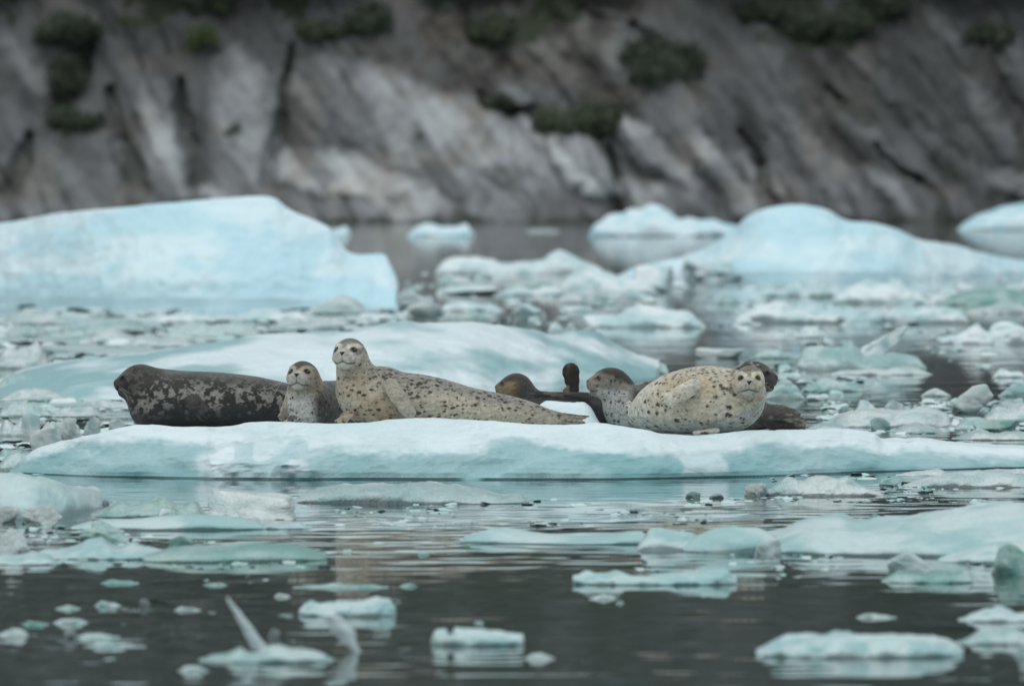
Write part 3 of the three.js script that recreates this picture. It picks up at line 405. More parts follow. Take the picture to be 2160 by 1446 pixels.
floe('ice_floe', { crest: [[616, 1060], [640, 1044], [680, 1031], [740, 1023], [820, 1019], [900, 1018], [970, 1024], [1020, 1034], [1060, 1044], [1095, 1040], [1116, 1056]], water: [[616, 1062], [1116, 1064]], pal: 'dim', seed: 45, depth: 1.1, lump: 0.22, rough: 0.55, white: 0.05, label: 'long grey-green clear floe right below the seal floe' });
// foreground, right
K(1566, 1622, 1018, 1046, 'grey', 'small clear lump at the left of the white one under the pale seal', { rough: 0.3 });
floe('ice_floe', { crest: [[1610, 1042], [1640, 1022], [1660, 1006], [1690, 1014], [1730, 1003], [1770, 1010], [1790, 1006], [1820, 1024], [1864, 1042]], water: 1046, pal: 'grey', seed: 46, depth: 0.5, lump: 0.15, rough: 0.5, white: 0.2, label: 'rough clear floe with three knobs under the right part of the seal floe' });
floe('ice_floe', { crest: [[1905, 1024], [1970, 1004], [2010, 996], [2070, 994], [2140, 1000], [2230, 1018]], water: 1028, pal: 'grey', seed: 47, depth: 0.8, lump: 0.2, rough: 0.5, label: 'smooth grey flat floe at the right edge under the seal floe' });
K(1852, 1900, 1006, 1024, 'green', 'dark glassy bit left of the smooth grey floe', { mat: glassMat });
K(1900, 1970, 1000, 1020, 'dim', 'dark clear bit touching the smooth grey floe', { mat: glassMat });
F(1890, 2010, 988, 1004, 'grey', 'thin white strip behind the smooth grey floe', { depth: 0.5 });
F(2040, 2200, 986, 1002, 'grey', 'thin strip of ice along the seal floe at the right edge', { depth: 0.5 });
K(1446, 1478, 1036, 1050, 'green', 'small dark green bit on open water below the pale seal');
K(1496, 1528, 1041, 1051, 'dim', 'flat dark bit on open water right of the small green one');
floe('ice_floe', { crest: [[968, 1138], [1000, 1124], [1040, 1116], [1080, 1117], [1130, 1126], [1200, 1130], [1280, 1128], [1352, 1122], [1372, 1136]], water: [[968, 1146], [1372, 1150]], pal: 'fore', seed: 48, depth: 0.8, lump: 0.2, rough: 0.25, white: 0.06, label: 'flat white floe reaching left from the right foreground floe' });
floe('ice_floe', { crest: [[1540, 1150], [1590, 1128], [1640, 1124], [1690, 1104], [1730, 1094], [1770, 1093], [1810, 1102], [1860, 1098], [1920, 1094], [1970, 1084], [2030, 1070], [2080, 1064], [2140, 1060], [2220, 1064], [2300, 1090]], water: [[1540, 1166], [1760, 1172], [2300, 1180]], pal: 'fore', seed: 49, depth: 2.4, crestAt: 0.5, front: 0.6, cell: 0.011, lump: 0.24, rough: 0.3, taper: 0.3, white: 0.1, label: 'rising white floe at the right of the foreground' });
floe('ice_chunk', { crest: [[1344, 1156], [1356, 1134], [1370, 1114], [1386, 1111], [1420, 1118], [1462, 1124], [1484, 1144]], water: 1162, pal: 'fore', seed: 61, depth: 0.5, lump: 0.15, rough: 0.3, taper: 0.15, white: 0.1, label: 'pale flat-faced block at the left end of the foreground floe', cat: 'ice chunk' });
floe('ice_chunk', { crest: [[1440, 1154], [1470, 1128], [1510, 1114], [1550, 1111], [1600, 1116], [1630, 1128], [1650, 1150]], water: 1166, pal: 'fore', seed: 62, depth: 0.7, lump: 0.18, rough: 0.3, white: 0.05, label: 'pale rounded block between the flat-faced one and the rising floe', cat: 'ice chunk' });
K(1590, 1650, 1134, 1170, 'grey', 'small clear knob at the foot of the rising floe', { mat: glassMat, rough: 0.3 });
F(1978, 2220, 1140, 1188, 'fore', 'white slab at the right edge in front of the rising floe', { depth: 1.0, crest: [[1980, 1180], [2030, 1166], [2090, 1148], [2150, 1143], [2220, 1150]] });
K(1874, 1980, 1162, 1204, 'grey', 'tilted grey clear lump before the rising floe', { mat: glassMat, lean: -0.5, rough: 0.25 });
F(1860, 2068, 1196, 1230, 'green', 'flat dark green floe below the tilted grey lump', { depth: 0.6 });
K(2092, 2190, 1146, 1212, 'green', 'rounded clear green hoop of ice at the right edge', { mat: wetMat, white: 0.2 });
F(1206, 1560, 1203, 1234, 'fore', 'long flat white slab alone in the right foreground', { depth: 0.5, rough: 0.8, crest: [[1208, 1216], [1240, 1208], [1300, 1208], [1330, 1216], [1400, 1214], [1460, 1206], [1520, 1204], [1556, 1216]] });
F(628, 836, 1262, 1300, 'fore', 'flat white slab with a raised right end in the foreground', { depth: 0.45, rough: 0.8, crest: [[630, 1284], [660, 1272], [720, 1272], [780, 1268], [800, 1262], [826, 1264], [836, 1284]], mat: iceMat });
F(908, 1106, 1324, 1362, 'fore', 'flat slab with two bright humps low at centre', { depth: 0.4, rough: 0.8, crest: [[910, 1340], [922, 1328], [940, 1328], [950, 1342], [962, 1326], [1000, 1328], [1050, 1334], [1100, 1336], [1106, 1350]], mat: iceMat });
F(1592, 2036, 1338, 1388, 'fore', 'largest flat floe of the near foreground at the lower right', { depth: 0.75, crest: [[1596, 1372], [1630, 1356], [1700, 1344], [1780, 1340], [1850, 1338], [1920, 1342], [2000, 1352], [2034, 1370]], mat: iceMat, rough: 0.7, lump: 0.09 });
F(2022, 2200, 1278, 1312, 'fore', 'pale slab at the right edge above the lower one', { depth: 0.5 });
F(2020, 2200, 1318, 1360, 'teal', 'pale green slab low at the right edge', { depth: 0.5 });
K(2144, 2190, 1352, 1384, 'white', 'white lump at the right edge by the largest near floe');
F(418, 705, 1362, 1398, 'teal', 'low green-white slab under the two leaning ice splinters', { depth: 0.5, rough: 0.5 });
const chips = [[212, 292, 1221, 1237, 'green'], [428, 478, 1227, 1239, 'green'], [618, 818, 1230, 1247, 'green'], [578, 612, 1250, 1264, 'green'], [116, 168, 1276, 1290, 'green'], [198, 254, 1266, 1286, 'teal'], [293, 317, 1263, 1288, 'grey'], [367, 422, 1276, 1294, 'green'], [44, 102, 1309, 1323, 'green'], [112, 184, 1302, 1321, 'green'], [-10, 60, 1324, 1352, 'grey'], [133, 160, 1324, 1358, 'grey'], [155, 252, 1334, 1352, 'teal'], [176, 306, 1354, 1372, 'green'], [376, 438, 1404, 1422, 'teal'], [1106, 1170, 1376, 1397, 'green'], [1808, 1892, 1292, 1310, 'teal'], [1243, 1302, 1253, 1270, 'teal'], [843, 880, 1228, 1242, 'green'], [566, 592, 1326, 1356, 'grey'], [1300, 1316, 1266, 1276, 'dim'], [1000, 1020, 1308, 1318, 'dim'], [838, 870, 1366, 1382, 'dim'], [1100, 1180, 1094, 1102, 'green'], [880, 906, 1164, 1176, 'green'], [720, 744, 1156, 1168, 'green'], [1836, 1860, 1082, 1094, 'green'], [1440, 1520, 1088, 1100, 'green'], [960, 1010, 1096, 1108, 'dim'], [1320, 1380, 1068, 1080, 'dim']];
const chipLabel = ['green ice chip alone below the thin pale floe', 'green chip left of the two splinters, highest of the row', 'long thin green strip left of centre over the slab with raised end', 'green chip above the left end of the slab with raised end', 'dull green chip at the far left of the foreground row', 'pale chip second in the foreground row at left', 'small upright pale bit in the foreground row at left', 'bright green chip left of the leaning splinters', 'green flake at the lower left edge', 'wide green flake right of the one at the lower left edge', 'pale chip cut by the lower left edge', 'upright pale knob at the left end of a low strip', 'low pale strip beside the upright knob', 'green flake under the low pale strip', 'lowest pale chip, under the slab with splinters', 'green chip low right of centre', 'pale chip above the largest near floe', 'small pale chip under the long flat white slab', 'green bit right of the long thin green strip', 'small bright bit right of the taller splinter', 'speck right of the small pale chip', 'faint speck above the two-humped slab', 'faint bit left of the two-humped slab', 'row of green crumbs below the long grey-green floe', 'green crumb below centre on rippled water', 'green crumb left of centre on rippled water', 'green crumb above the rising foreground floe', 'green film of crumbs left above the rising floe', 'dim crumbs above the flat white floe', 'dim crumbs below the pale seal on rippled water'];
chips.forEach(([a, b, c, d, pal0], i) => { const pal = pal0 === 'green' ? ['green', 'teal', 'green', 'dim'][i % 4] : pal0; const m = c + (d - c) * 0.62, tall = d - c > b - a; if (i % 3 === 0 && !tall) F(a, b, c, m, pal, chipLabel[i], { name: 'ice_chip', rough: 0.7, cat: 'ice chip' }); else if (!tall && i !== 9 && i !== 22) F(a, b, c, m, pal, chipLabel[i], { name: 'ice_chip', rough: 0.9, white: 0.15, cat: 'ice chip' }); else K(a, b, c, m, pal, chipLabel[i], { name: 'ice_chip', white: 0.15, sink: 0.3, rough: 0.35, facets: 7, cat: 'ice chip' }); });
{ // crumbs of ice that nobody could count
  const r0 = rng(777), base = [0, 1, 2].map((v) => { const g = new THREE.IcosahedronGeometry(1, 1), p = g.attributes.position; for (let i = 0; i < p.count; i++) { const x = p.getX(i), y = p.getY(i), z = p.getZ(i), e = 1 + 0.45 * noise(x * 1.3 + v * 9, y * 1.3, z * 1.3); p.setXYZ(i, x * e, y * e, z * e); } g.computeVertexNormals(); return g; });
  const mat = new THREE.MeshPhysicalMaterial({ color: 0xffffff, roughness: 0.3, ior: 1.31, flatShading: true });
  const fields = [
    ['brash crumbs and slush packed before the big iceberg at the left', [[-20, 860, 646, 700, 900], [-20, 620, 700, 770, 520], [-20, 240, 780, 850, 230], [-20, 330, 840, 1000, 380]]],
    ['brash crumbs and slush scattered over the water at centre', [[850, 1330, 585, 690, 200], [1150, 1620, 600, 700, 90], [880, 1300, 560, 590, 40]]],
    ['brash crumbs and slush scattered over the water at the right', [[1550, 2190, 590, 690, 280], [1640, 2190, 690, 800, 90], [1740, 2190, 845, 915, 600], [1640, 1900, 760, 845, 40]]],
    ['crumbs of clear ice drifting on the foreground water', [[-20, 720, 1080, 1200, 260], [620, 1500, 1050, 1110, 150], [-20, 900, 1215, 1400, 26], [1500, 2190, 1000, 1060, 240], [1350, 2190, 1165, 1220, 110]]],
  ];
  fields.forEach(([label, list], fi) => {
    const n = list.reduce((a, b) => a + b[4], 0), m = new THREE.InstancedMesh(base[fi % 3], mat, n), M = new THREE.Matrix4(), q = new THREE.Quaternion(), c = new THREE.Color(); let k = 0;
    for (const [x0, x1, y0, y1, cnt] of list) for (let i = 0; i < cnt; i++) {
      let x, y; do { x = lerp(x0, x1, r0()); y = lerp(y0, y1, r0()); } while (noise(x * 0.012, y * 0.05, fi * 9) + 0.35 < r0() * 0.9);
      const d = waterDepth(y), s = d / FPX * (2.2 + 9 * Math.pow(r0(), 3)), wide = fi === 0 ? 2.1 : 1.2, h = s * (0.12 + 0.26 * r0()) * (fi === 3 ? 0.7 : fi === 0 ? 0.75 : 1), p = at(x, y, d), b = r0();
      q.setFromEuler(new THREE.Euler((r0() - 0.5) * 0.5, r0() * 6.28, (r0() - 0.5) * 0.5)); M.compose(V(p.x, h * 0.1, p.z), q, V(s * 1.1 * wide, h, s * (0.8 + r0()) * wide)); m.setMatrixAt(k, M); m.setColorAt(k, c.setRGB(lerp(0.3, 0.66, fi === 3 ? b * 0.6 : b), lerp(0.5, 0.75, fi === 3 ? b * 0.6 : b), lerp(0.49, 0.77, fi === 3 ? b * 0.6 : b))); k++;
    }
    m.name = numbered('ice_slush'); m.castShadow = m.receiveShadow = true; scene.add(tag(m, label, 'slush ice', null, 'stuff'));
  });
}
function splinter(pts, y, label) { // a thin leaning splinter of clear ice; pts: [x, y, half width] in pixels
  const d = waterDepth(y), s = d / FPX, nu = 4, nv = 12, P = [], C = [], I = [];
  for (let j = 0; j <= nv; j++) { const q = j / nv * (pts.length - 1), i = Math.min(pts.length - 2, Math.floor(q)), t = q - i, c = at(lerp(pts[i][0], pts[i + 1][0], t), lerp(pts[i][1], pts[i + 1][1], t), d), w = lerp(pts[i][2], pts[i + 1][2], t) * s; for (let k = 0; k < nu; k++) { const a = k / nu * 6.283, e = 1 + 0.16 * noise(j * 0.9, k * 3.1, y); P.push(c.x + Math.cos(a) * w * e, c.y + (j === 0 ? 0 : 0.1 * w * Math.sin(a)), c.z + Math.sin(a) * w * e * 0.35); const m = [0, 0, 0]; iceColor('white', 0.7 + 0.4 * noise(j, k, 5), 0, m); C.push(...m); } }
  for (let j = 0; j < nv; j++) for (let k = 0; k < nu; k++) { const a = j * nu + k, b = j * nu + (k + 1) % nu; I.push(a, b, b + nu, a, b + nu, a + nu); }
  const top = P.length / 3, last = nv * nu; P.push((P[last * 3] + P[(last + 2) * 3]) / 2, P[last * 3 + 1] + 0.01, (P[last * 3 + 2] + P[(last + 2) * 3 + 2]) / 2); C.push(0.7, 0.75, 0.76); for (let k = 0; k < nu; k++) I.push(last + k, last + (k + 1) % nu, top);
  const g = new THREE.BufferGeometry(); g.setAttribute('position', new THREE.Float32BufferAttribute(P, 3)); g.setAttribute('color', new THREE.Float32BufferAttribute(C, 3)); g.setIndex(I); g.computeVertexNormals();
  const flatG = g.toNonIndexed(); flatG.computeVertexNormals(); tag(put('ice_splinter', flatG, wetMat), label, 'ice splinter');
}
splinter([[550, 1370, 17], [515, 1314, 12], [480, 1262, 3]], 1376, 'taller thin ice splinter leaning to the left in the near foreground');
splinter([[752, 1374, 8], [722, 1330, 24], [698, 1298, 20]], 1374, 'broader ice splinter leaning to the left, the right one of two');

// ---------------------------------------------------------------- seals
const smin = (a, b, k) => { const h = Math.max(k - Math.abs(a - b), 0) / k; return Math.min(a, b) - h * h * k * 0.25; };
const smax = (a, b, k) => -smin(-a, -b, k);
function cone(ax, ay, az, bx, by, bz, ra, rb) { // tapered capsule
  const dx = bx - ax, dy = by - ay, dz = bz - az, l2 = dx * dx + dy * dy + dz * dz || 1e-9;
  return (x, y, z) => { const px = x - ax, py = y - ay, pz = z - az; let t = (px * dx + py * dy + pz * dz) / l2; t = t < 0 ? 0 : t > 1 ? 1 : t; const qx = px - dx * t, qy = py - dy * t, qz = pz - dz * t; return Math.sqrt(qx * qx + qy * qy + qz * qz) - (ra + (rb - ra) * t); };
}
function flat(a, b, ra, rb, n, s) { // the same, thinned s times across the direction n
  const dx = b.x - a.x, dy = b.y - a.y, dz = b.z - a.z, l2 = dx * dx + dy * dy + dz * dz || 1e-9, w = s * s - 1;
  return (x, y, z) => { const px = x - a.x, py = y - a.y, pz = z - a.z; let t = (px * dx + py * dy + pz * dz) / l2; t = t < 0 ? 0 : t > 1 ? 1 : t; const qx = px - dx * t, qy = py - dy * t, qz = pz - dz * t, c = qx * n.x + qy * n.y + qz * n.z; return (Math.sqrt(qx * qx + qy * qy + qz * qz + w * c * c) - (ra + (rb - ra) * t)) / Math.sqrt(s); };
}
const ell = (x, y, z, a, b, c) => { const k0 = Math.sqrt(x * x / (a * a) + y * y / (b * b) + z * z / (c * c)), k1 = Math.sqrt(x * x / (a ** 4) + y * y / (b ** 4) + z * z / (c ** 4)); return k1 < 1e-9 ? -Math.min(a, b, c) : k0 * (k0 - 1) / k1; };
// head in its own axes: s sideways, u up, f forward (metres, for a grown seal)
const mouthAt = (s, m) => { const a = Math.abs(s); return -0.053 + m[0] * a + m[1] * a * a; };
function headSDF(s, u, f, m) {
  const a = Math.abs(s);
  let d = ell(s, u, f, 0.099, 0.096, 0.118);
  d = smin(d, ell(s, u + 0.03, f - 0.055, 0.086, 0.07, 0.08), 0.05);
  d = smin(d, ell(s, u + 0.02, f - 0.105, 0.05, 0.044, 0.056), 0.04);
  d = smin(d, ell(a - 0.034, u + 0.036, f - 0.118, 0.043, 0.036, 0.036), 0.016);
  d = smin(d, ell(s, u + 0.075, f - 0.1, 0.05, 0.03, 0.042), 0.014);
  d = smin(d, ell(s, u + 0.003, f - 0.136, 0.019, 0.018, 0.026), 0.016);
  d = smin(d, ell(a - 0.048, u - 0.046, f - 0.068, 0.022, 0.013, 0.024), 0.03);
  d = smax(d, -(Math.sqrt((a - 0.06) ** 2 + ((u - 0.019) * 1.25) ** 2 + (f - 0.108) ** 2) - 0.02), 0.016);
  if (f > 0.05 && a < 0.08) d += 0.007 * Math.exp(-(((u - mouthAt(s, m)) / 0.005) ** 2)) * sstep(0.074, 0.06, a);
  return d;
}
function frame(fwd, up) { const f = fwd.clone().normalize(), s = V().crossVectors(up, f).normalize(), u = V().crossVectors(f, s); return { f, s, u }; }
function surfaceNets(fn, lo, hi, spacing) { // spacing(axis, value) -> cell size
  const ax = [0, 1, 2].map((c) => { const o = []; let v = lo.getComponent(c); const e = hi.getComponent(c); while (v < e) { o.push(v); v += spacing(c, v); } o.push(v); while ((o.length - 1) % 8) { v += spacing(c, v); o.push(v); } return Float64Array.from(o); });
  const [nx, ny, nz] = ax.map((a) => a.length), val = new Float32Array(nx * ny * nz).fill(1), live = new Uint8Array(((nx - 1) / 8) * ((ny - 1) / 8) * ((nz - 1) / 8)), B = 8; let bi = 0;
  for (let k = 0; k < nz - 1; k += B) for (let j = 0; j < ny - 1; j += B) for (let i = 0; i < nx - 1; i += B, bi++) {
    const x0 = ax[0][i], x1 = ax[0][i + B], y0 = ax[1][j], y1 = ax[1][j + B], z0 = ax[2][k], z1 = ax[2][k + B], c = fn((x0 + x1) / 2, (y0 + y1) / 2, (z0 + z1) / 2), R = Math.hypot(x1 - x0, y1 - y0, z1 - z0) / 2;
    if (Math.abs(c) > R * 1.5 + 0.012) { for (let kk = k; kk <= k + B; kk++) for (let jj = j; jj <= j + B; jj++) for (let ii = i; ii <= i + B; ii++) { const q = (kk * ny + jj) * nx + ii; if (val[q] === 1) val[q] = c > 0 ? 0.9 : -0.9; } continue; }
    live[bi] = 1;
    for (let kk = k; kk <= k + B; kk++) for (let jj = j; jj <= j + B; jj++) for (let ii = i; ii <= i + B; ii++) val[(kk * ny + jj) * nx + ii] = fn(ax[0][ii], ax[1][jj], ax[2][kk]);
  }
  const id = new Map(), P = [], I = []; bi = 0;
  const vertex = (i, j, k) => {
    let sx = 0, sy = 0, sz = 0, n = 0;
    const e = (a, b, c, d2, e2, f2) => { const v0 = val[((k + c) * ny + j + b) * nx + i + a], v1 = val[((k + f2) * ny + j + e2) * nx + i + d2]; if ((v0 < 0) !== (v1 < 0)) { const t = v0 / (v0 - v1); sx += lerp(ax[0][i + a], ax[0][i + d2], t); sy += lerp(ax[1][j + b], ax[1][j + e2], t); sz += lerp(ax[2][k + c], ax[2][k + f2], t); n++; } };
    for (const [p, q] of [[0, 0], [0, 1], [1, 0], [1, 1]]) { e(0, p, q, 1, p, q); e(p, 0, q, p, 1, q); e(p, q, 0, p, q, 1); }
    if (!n) return -1; P.push(sx / n, sy / n, sz / n); return P.length / 3 - 1;
  };
  const get = (i, j, k) => { const key = (k * ny + j) * nx + i; let v = id.get(key); if (v === undefined) { v = vertex(i, j, k); id.set(key, v); } return v; };
  for (let bk = 0; bk < nz - 1; bk += B) for (let bj = 0; bj < ny - 1; bj += B) for (let b0 = 0; b0 < nx - 1; b0 += B, bi++) {
    if (!live[bi]) continue;
    for (let k = bk; k < bk + B; k++) for (let j = bj; j < bj + B; j++) for (let i = b0; i < b0 + B; i++) {
      const q = (k * ny + j) * nx + i, s = val[q] < 0;
      const quad = (a, b, c, d) => { if (a < 0 || b < 0 || c < 0 || d < 0) return; if (s) I.push(a, b, c, a, c, d); else I.push(a, c, b, a, d, c); };
      if (j && k && s !== val[q + 1] < 0) quad(get(i, j - 1, k - 1), get(i, j, k - 1), get(i, j, k), get(i, j - 1, k));
      if (i && k && s !== val[q + nx] < 0) quad(get(i - 1, j, k - 1), get(i - 1, j, k), get(i, j, k), get(i, j, k - 1));
      if (i && j && s !== val[q + nx * ny] < 0) quad(get(i - 1, j - 1, k), get(i, j - 1, k), get(i, j, k), get(i - 1, j, k));
    }
  }
  const g = new THREE.BufferGeometry(); g.setAttribute('position', new THREE.Float32BufferAttribute(P, 3)); g.setIndex(I); g.computeVertexNormals();
  return g;
}
// dark flecks: at most one drawn-out fleck in each cell
function flecks(x, y, z, cell, stretch, seed, chance) {
  x /= cell * stretch; y /= cell; z /= cell; const X = Math.floor(x), Y = Math.floor(y), Z = Math.floor(z); let m = 0;
  for (let k = -1; k < 2; k++) for (let j = -1; j < 2; j++) for (let i = -1; i < 2; i++) {
    const a = X + i, b = Y + j, c = Z + k; if (hash(a, b, c + seed) > chance) continue;
    const dx = x - a - hash(a + 31, b, c + seed), dy = y - b - hash(a, b + 37, c + seed), dz = z - c - hash(a, b, c + 41 + seed), r = 0.16 + 0.3 * hash(a + 3, b + 5, c + seed) ** 1.5, d = Math.sqrt(dx * dx + dy * dy + dz * dz) / r;
    m = Math.max(m, sstep(1.25, 0.62, d + 0.35 * noise(x * 4, y * 4, z * 4)));
  }
  return m;
}
const eyeMat = new THREE.MeshPhysicalMaterial({ color: new THREE.Color().setRGB(0.006, 0.005, 0.005), roughness: 0.08, clearcoat: 1, clearcoatRoughness: 0.03 });
const noseMat = new THREE.MeshStandardMaterial({ color: new THREE.Color().setRGB(0.012, 0.011, 0.011), roughness: 0.4 });
const whiskerMat = new THREE.MeshStandardMaterial({ color: new THREE.Color().setRGB(0.6, 0.56, 0.48), roughness: 0.5 });
const clawMat = new THREE.MeshStandardMaterial({ color: new THREE.Color().setRGB(0.05, 0.04, 0.03), roughness: 0.4 });
const furMat = new THREE.MeshPhysicalMaterial({ vertexColors: true, roughness: 0.5, specularIntensity: 0.5, sheen: 0.08, sheenRoughness: 0.6, sheenColor: new THREE.Color().setRGB(0.5, 0.5, 0.48) });
const S = (x, y, d) => at(x, y, d);
function seal(o) {
  const depth = o.depth, pxm = depth / FPX, root = new THREE.Group(); root.name = numbered('seal');
  const pt = ([x, y, dz = 0]) => at(x, y, depth + dz);
  // trunk: spine points [x, y, radius] in pixels and metres of extra depth
  const pts = o.spine.map(([x, y, r, dz = 0]) => ({ p: at(x, y, depth + dz), r: r * pxm })), seg = [];
  const cr = new THREE.CatmullRomCurve3(pts.map((q) => q.p), false, 'catmullrom', 0.5), n = (pts.length - 1) * 5, rAt = curve(pts.map((q, i) => [i, q.r]));
  for (let i = 0; i < n; i++) { const a = cr.getPoint(i / n), b = cr.getPoint((i + 1) / n); seg.push(cone(a.x, a.y, a.z, b.x, b.y, b.z, rAt(i / n * (pts.length - 1)), rAt((i + 1) / n * (pts.length - 1)))); }
  const hd = { c: pt(o.head.at), k: o.head.size ?? 1, m: o.head.mouth ?? [-0.8, 11], ...frame(V(...o.head.fwd), V(...(o.head.up ?? [0, 1, 0]))) };
  const limbs = [];
  const claws = [];
  for (const l of o.limbs ?? []) { // flipper: path [x, y, half width px, dz], flat across n, with toes at the end
    const q = l.path.map(([x, y, w, dz = 0]) => ({ p: at(x, y, depth + dz), w: w * pxm })), nn = V(...l.n).normalize(), th = l.thin ?? 2.6, fs = [];
    for (let i = 0; i + 1 < q.length; i++) fs.push(flat(q[i].p, q[i + 1].p, q[i].w, q[i + 1].w, nn, th));
    const e = q[q.length - 1], dir = e.p.clone().sub(q[q.length - 2].p).normalize(), side = V().crossVectors(nn, dir).normalize(), toes = [];
    const T = l.toes ?? 5, len = (l.toe ?? 14) * pxm;
    for (let i = 0; i < T; i++) { const v = T > 1 ? i / (T - 1) * 2 - 1 : 0, a = e.p.clone().addScaledVector(side, v * e.w * (l.tx ?? 0.8)).addScaledVector(dir, -e.w * 0.2), b = a.clone().addScaledVector(dir, len * (l.fork ? 0.75 + 0.45 * Math.abs(v) : 1.05 - 0.25 * Math.abs(v + 0.3))).addScaledVector(side, v * e.w * (l.spread ?? 0.3)); const tw = l.tw ?? (l.fork ? 0.42 : 0.27); toes.push(flat(a, b, e.w * tw, e.w * tw * (l.fork ? 0.5 : 0.72), nn, l.fork ? 1.6 : 1.25)); if (l.claws) claws.push([b, dir, e.w * 0.2]); }
    const c = q[0].p.clone().add(e.p).multiplyScalar(0.5), R = q.reduce((m, k) => Math.max(m, k.p.distanceTo(c) + k.w), 0) + len * 1.3 + 0.02;
    limbs.push({ fs, toes, c, R, k: l.k ?? 0.03, web: l.web ?? (l.fork ? 0.012 : 0.005), end: e.p.clone().addScaledVector(dir, len * 0.5) });
  }
  const floor = o.floor === undefined ? -9 : o.floor, blobs = (o.blobs ?? []).map(([x, y, dz, a, b, c]) => [at(x, y, depth + dz), a, b, c]);
  const fn = (x, y, z) => {
    let d = 9; for (const s of seg) { const v = s(x, y, z); if (v < d) d = v; }
    for (const [c, a, b, e] of blobs) d = smin(d, ell(x - c.x, y - c.y, z - c.z, a, b, e), 0.06);
    const dx = x - hd.c.x, dy = y - hd.c.y, dz = z - hd.c.z, hb = Math.sqrt(dx * dx + dy * dy + dz * dz);
    if (hb < 0.34) { const k = hd.k, h = headSDF((dx * hd.s.x + dy * hd.s.y + dz * hd.s.z) / k, (dx * hd.u.x + dy * hd.u.y + dz * hd.u.z) / k, (dx * hd.f.x + dy * hd.f.y + dz * hd.f.z) / k, hd.m) * k; d = smin(d, h, 0.05); }
    if (hb < 0.24 && o.folds) { const k = hd.k, s = (dx * hd.s.x + dy * hd.s.y + dz * hd.s.z) / k, u = (dx * hd.u.x + dy * hd.u.y + dz * hd.u.z) / k, f = (dx * hd.f.x + dy * hd.f.y + dz * hd.f.z) / k, w = sstep(0.105, 0.07, Math.abs(s)) * sstep(-0.01, 0.04, f); if (w > 0) d += w * o.folds * (0.007 * Math.exp(-(((u + 0.122 - 3.6 * s * s) / 0.007) ** 2)) + 0.006 * Math.exp(-(((u + 0.147 - 3.2 * (s - 0.02) ** 2) / 0.007) ** 2))); }
    d = d + 0.004 * noise(x * 9, y * 9, z * 9);
    for (const l of limbs) { const lb = Math.sqrt((x - l.c.x) ** 2 + (y - l.c.y) ** 2 + (z - l.c.z) ** 2) - l.R; if (lb > 0.08) { if (lb < d) d = Math.min(d, lb + 0.02); continue; } let m = 9; for (const f of l.fs) m = smin(m, f(x, y, z), 0.01); for (const f of l.toes) m = smin(m, f(x, y, z), l.web ?? 0.005); d = smin(d, m, l.k); }
    return smax(d, floor - y, 0.03);
  };
  const lo = V(99, 99, 999), hi = V(-99, -99, -999), grow = (p, r) => { lo.min(p.clone().subScalar(r)); hi.max(p.clone().addScalar(r)); };
  for (const q of pts) grow(q.p, q.r + 0.03); grow(hd.c, 0.2 * hd.k); for (const l of limbs) grow(l.c, l.R); for (const [c, a, b, e] of blobs) grow(c, Math.max(a, b, e)); lo.y = Math.max(lo.y, floor - 0.03);
  const fine = o.fine ?? 0.0042, coarse = o.coarse ?? 0.0062, hc = [hd.c.x, hd.c.y, hd.c.z].map((v, c) => v + hd.f.getComponent(c) * 0.05);
  const g = surfaceNets(fn, lo, hi, (c, v) => (Math.abs(v - hc[c]) < 0.13 || limbs.some((l) => Math.abs(v - l.end.getComponent(c)) < 0.06) ? fine : coarse));
  // coat
  const p = g.attributes.position, nr = g.attributes.normal, col = new Float32Array(p.count * 3), out = [0, 0, 0];
  for (let i = 0; i < p.count; i++) {
    const x = p.getX(i), y = p.getY(i), z = p.getZ(i), dx = x - hd.c.x, dy = y - hd.c.y, dz = z - hd.c.z, k = hd.k;
    const s = (dx * hd.s.x + dy * hd.s.y + dz * hd.s.z) / k, u = (dx * hd.u.x + dy * hd.u.y + dz * hd.u.z) / k, f = (dx * hd.f.x + dy * hd.f.y + dz * hd.f.z) / k;
    const near = sstep(0.2, 0.13, Math.sqrt(s * s + u * u + f * f * 0.7));
    let hairs = 0.92 + 0.24 * noise(x * 110, y * 190, z * 150) + 0.2 * noise(x * 38, y * 70, z * 50);
    let limb = -1, tip = 0; limbs.forEach((l, n) => { if ((x - l.c.x) ** 2 + (y - l.c.y) ** 2 + (z - l.c.z) ** 2 < l.R * l.R) { let m = 9; for (const q of l.fs) m = Math.min(m, q(x, y, z)); let e = 9; for (const q of l.toes) e = Math.min(e, q(x, y, z)); if (Math.min(m, e) < 0.007) { limb = n; tip = e < m ? 1 : 0; } } });
    o.coat({ x, y, z, s, u, f, near, face: near * sstep(0.03, 0.08, f), limb, tip, px: x / -z * FPX + PW / 2, py: HORIZON + (EYE - y) / -z * FPX, ny: nr.getY(i) }, out);
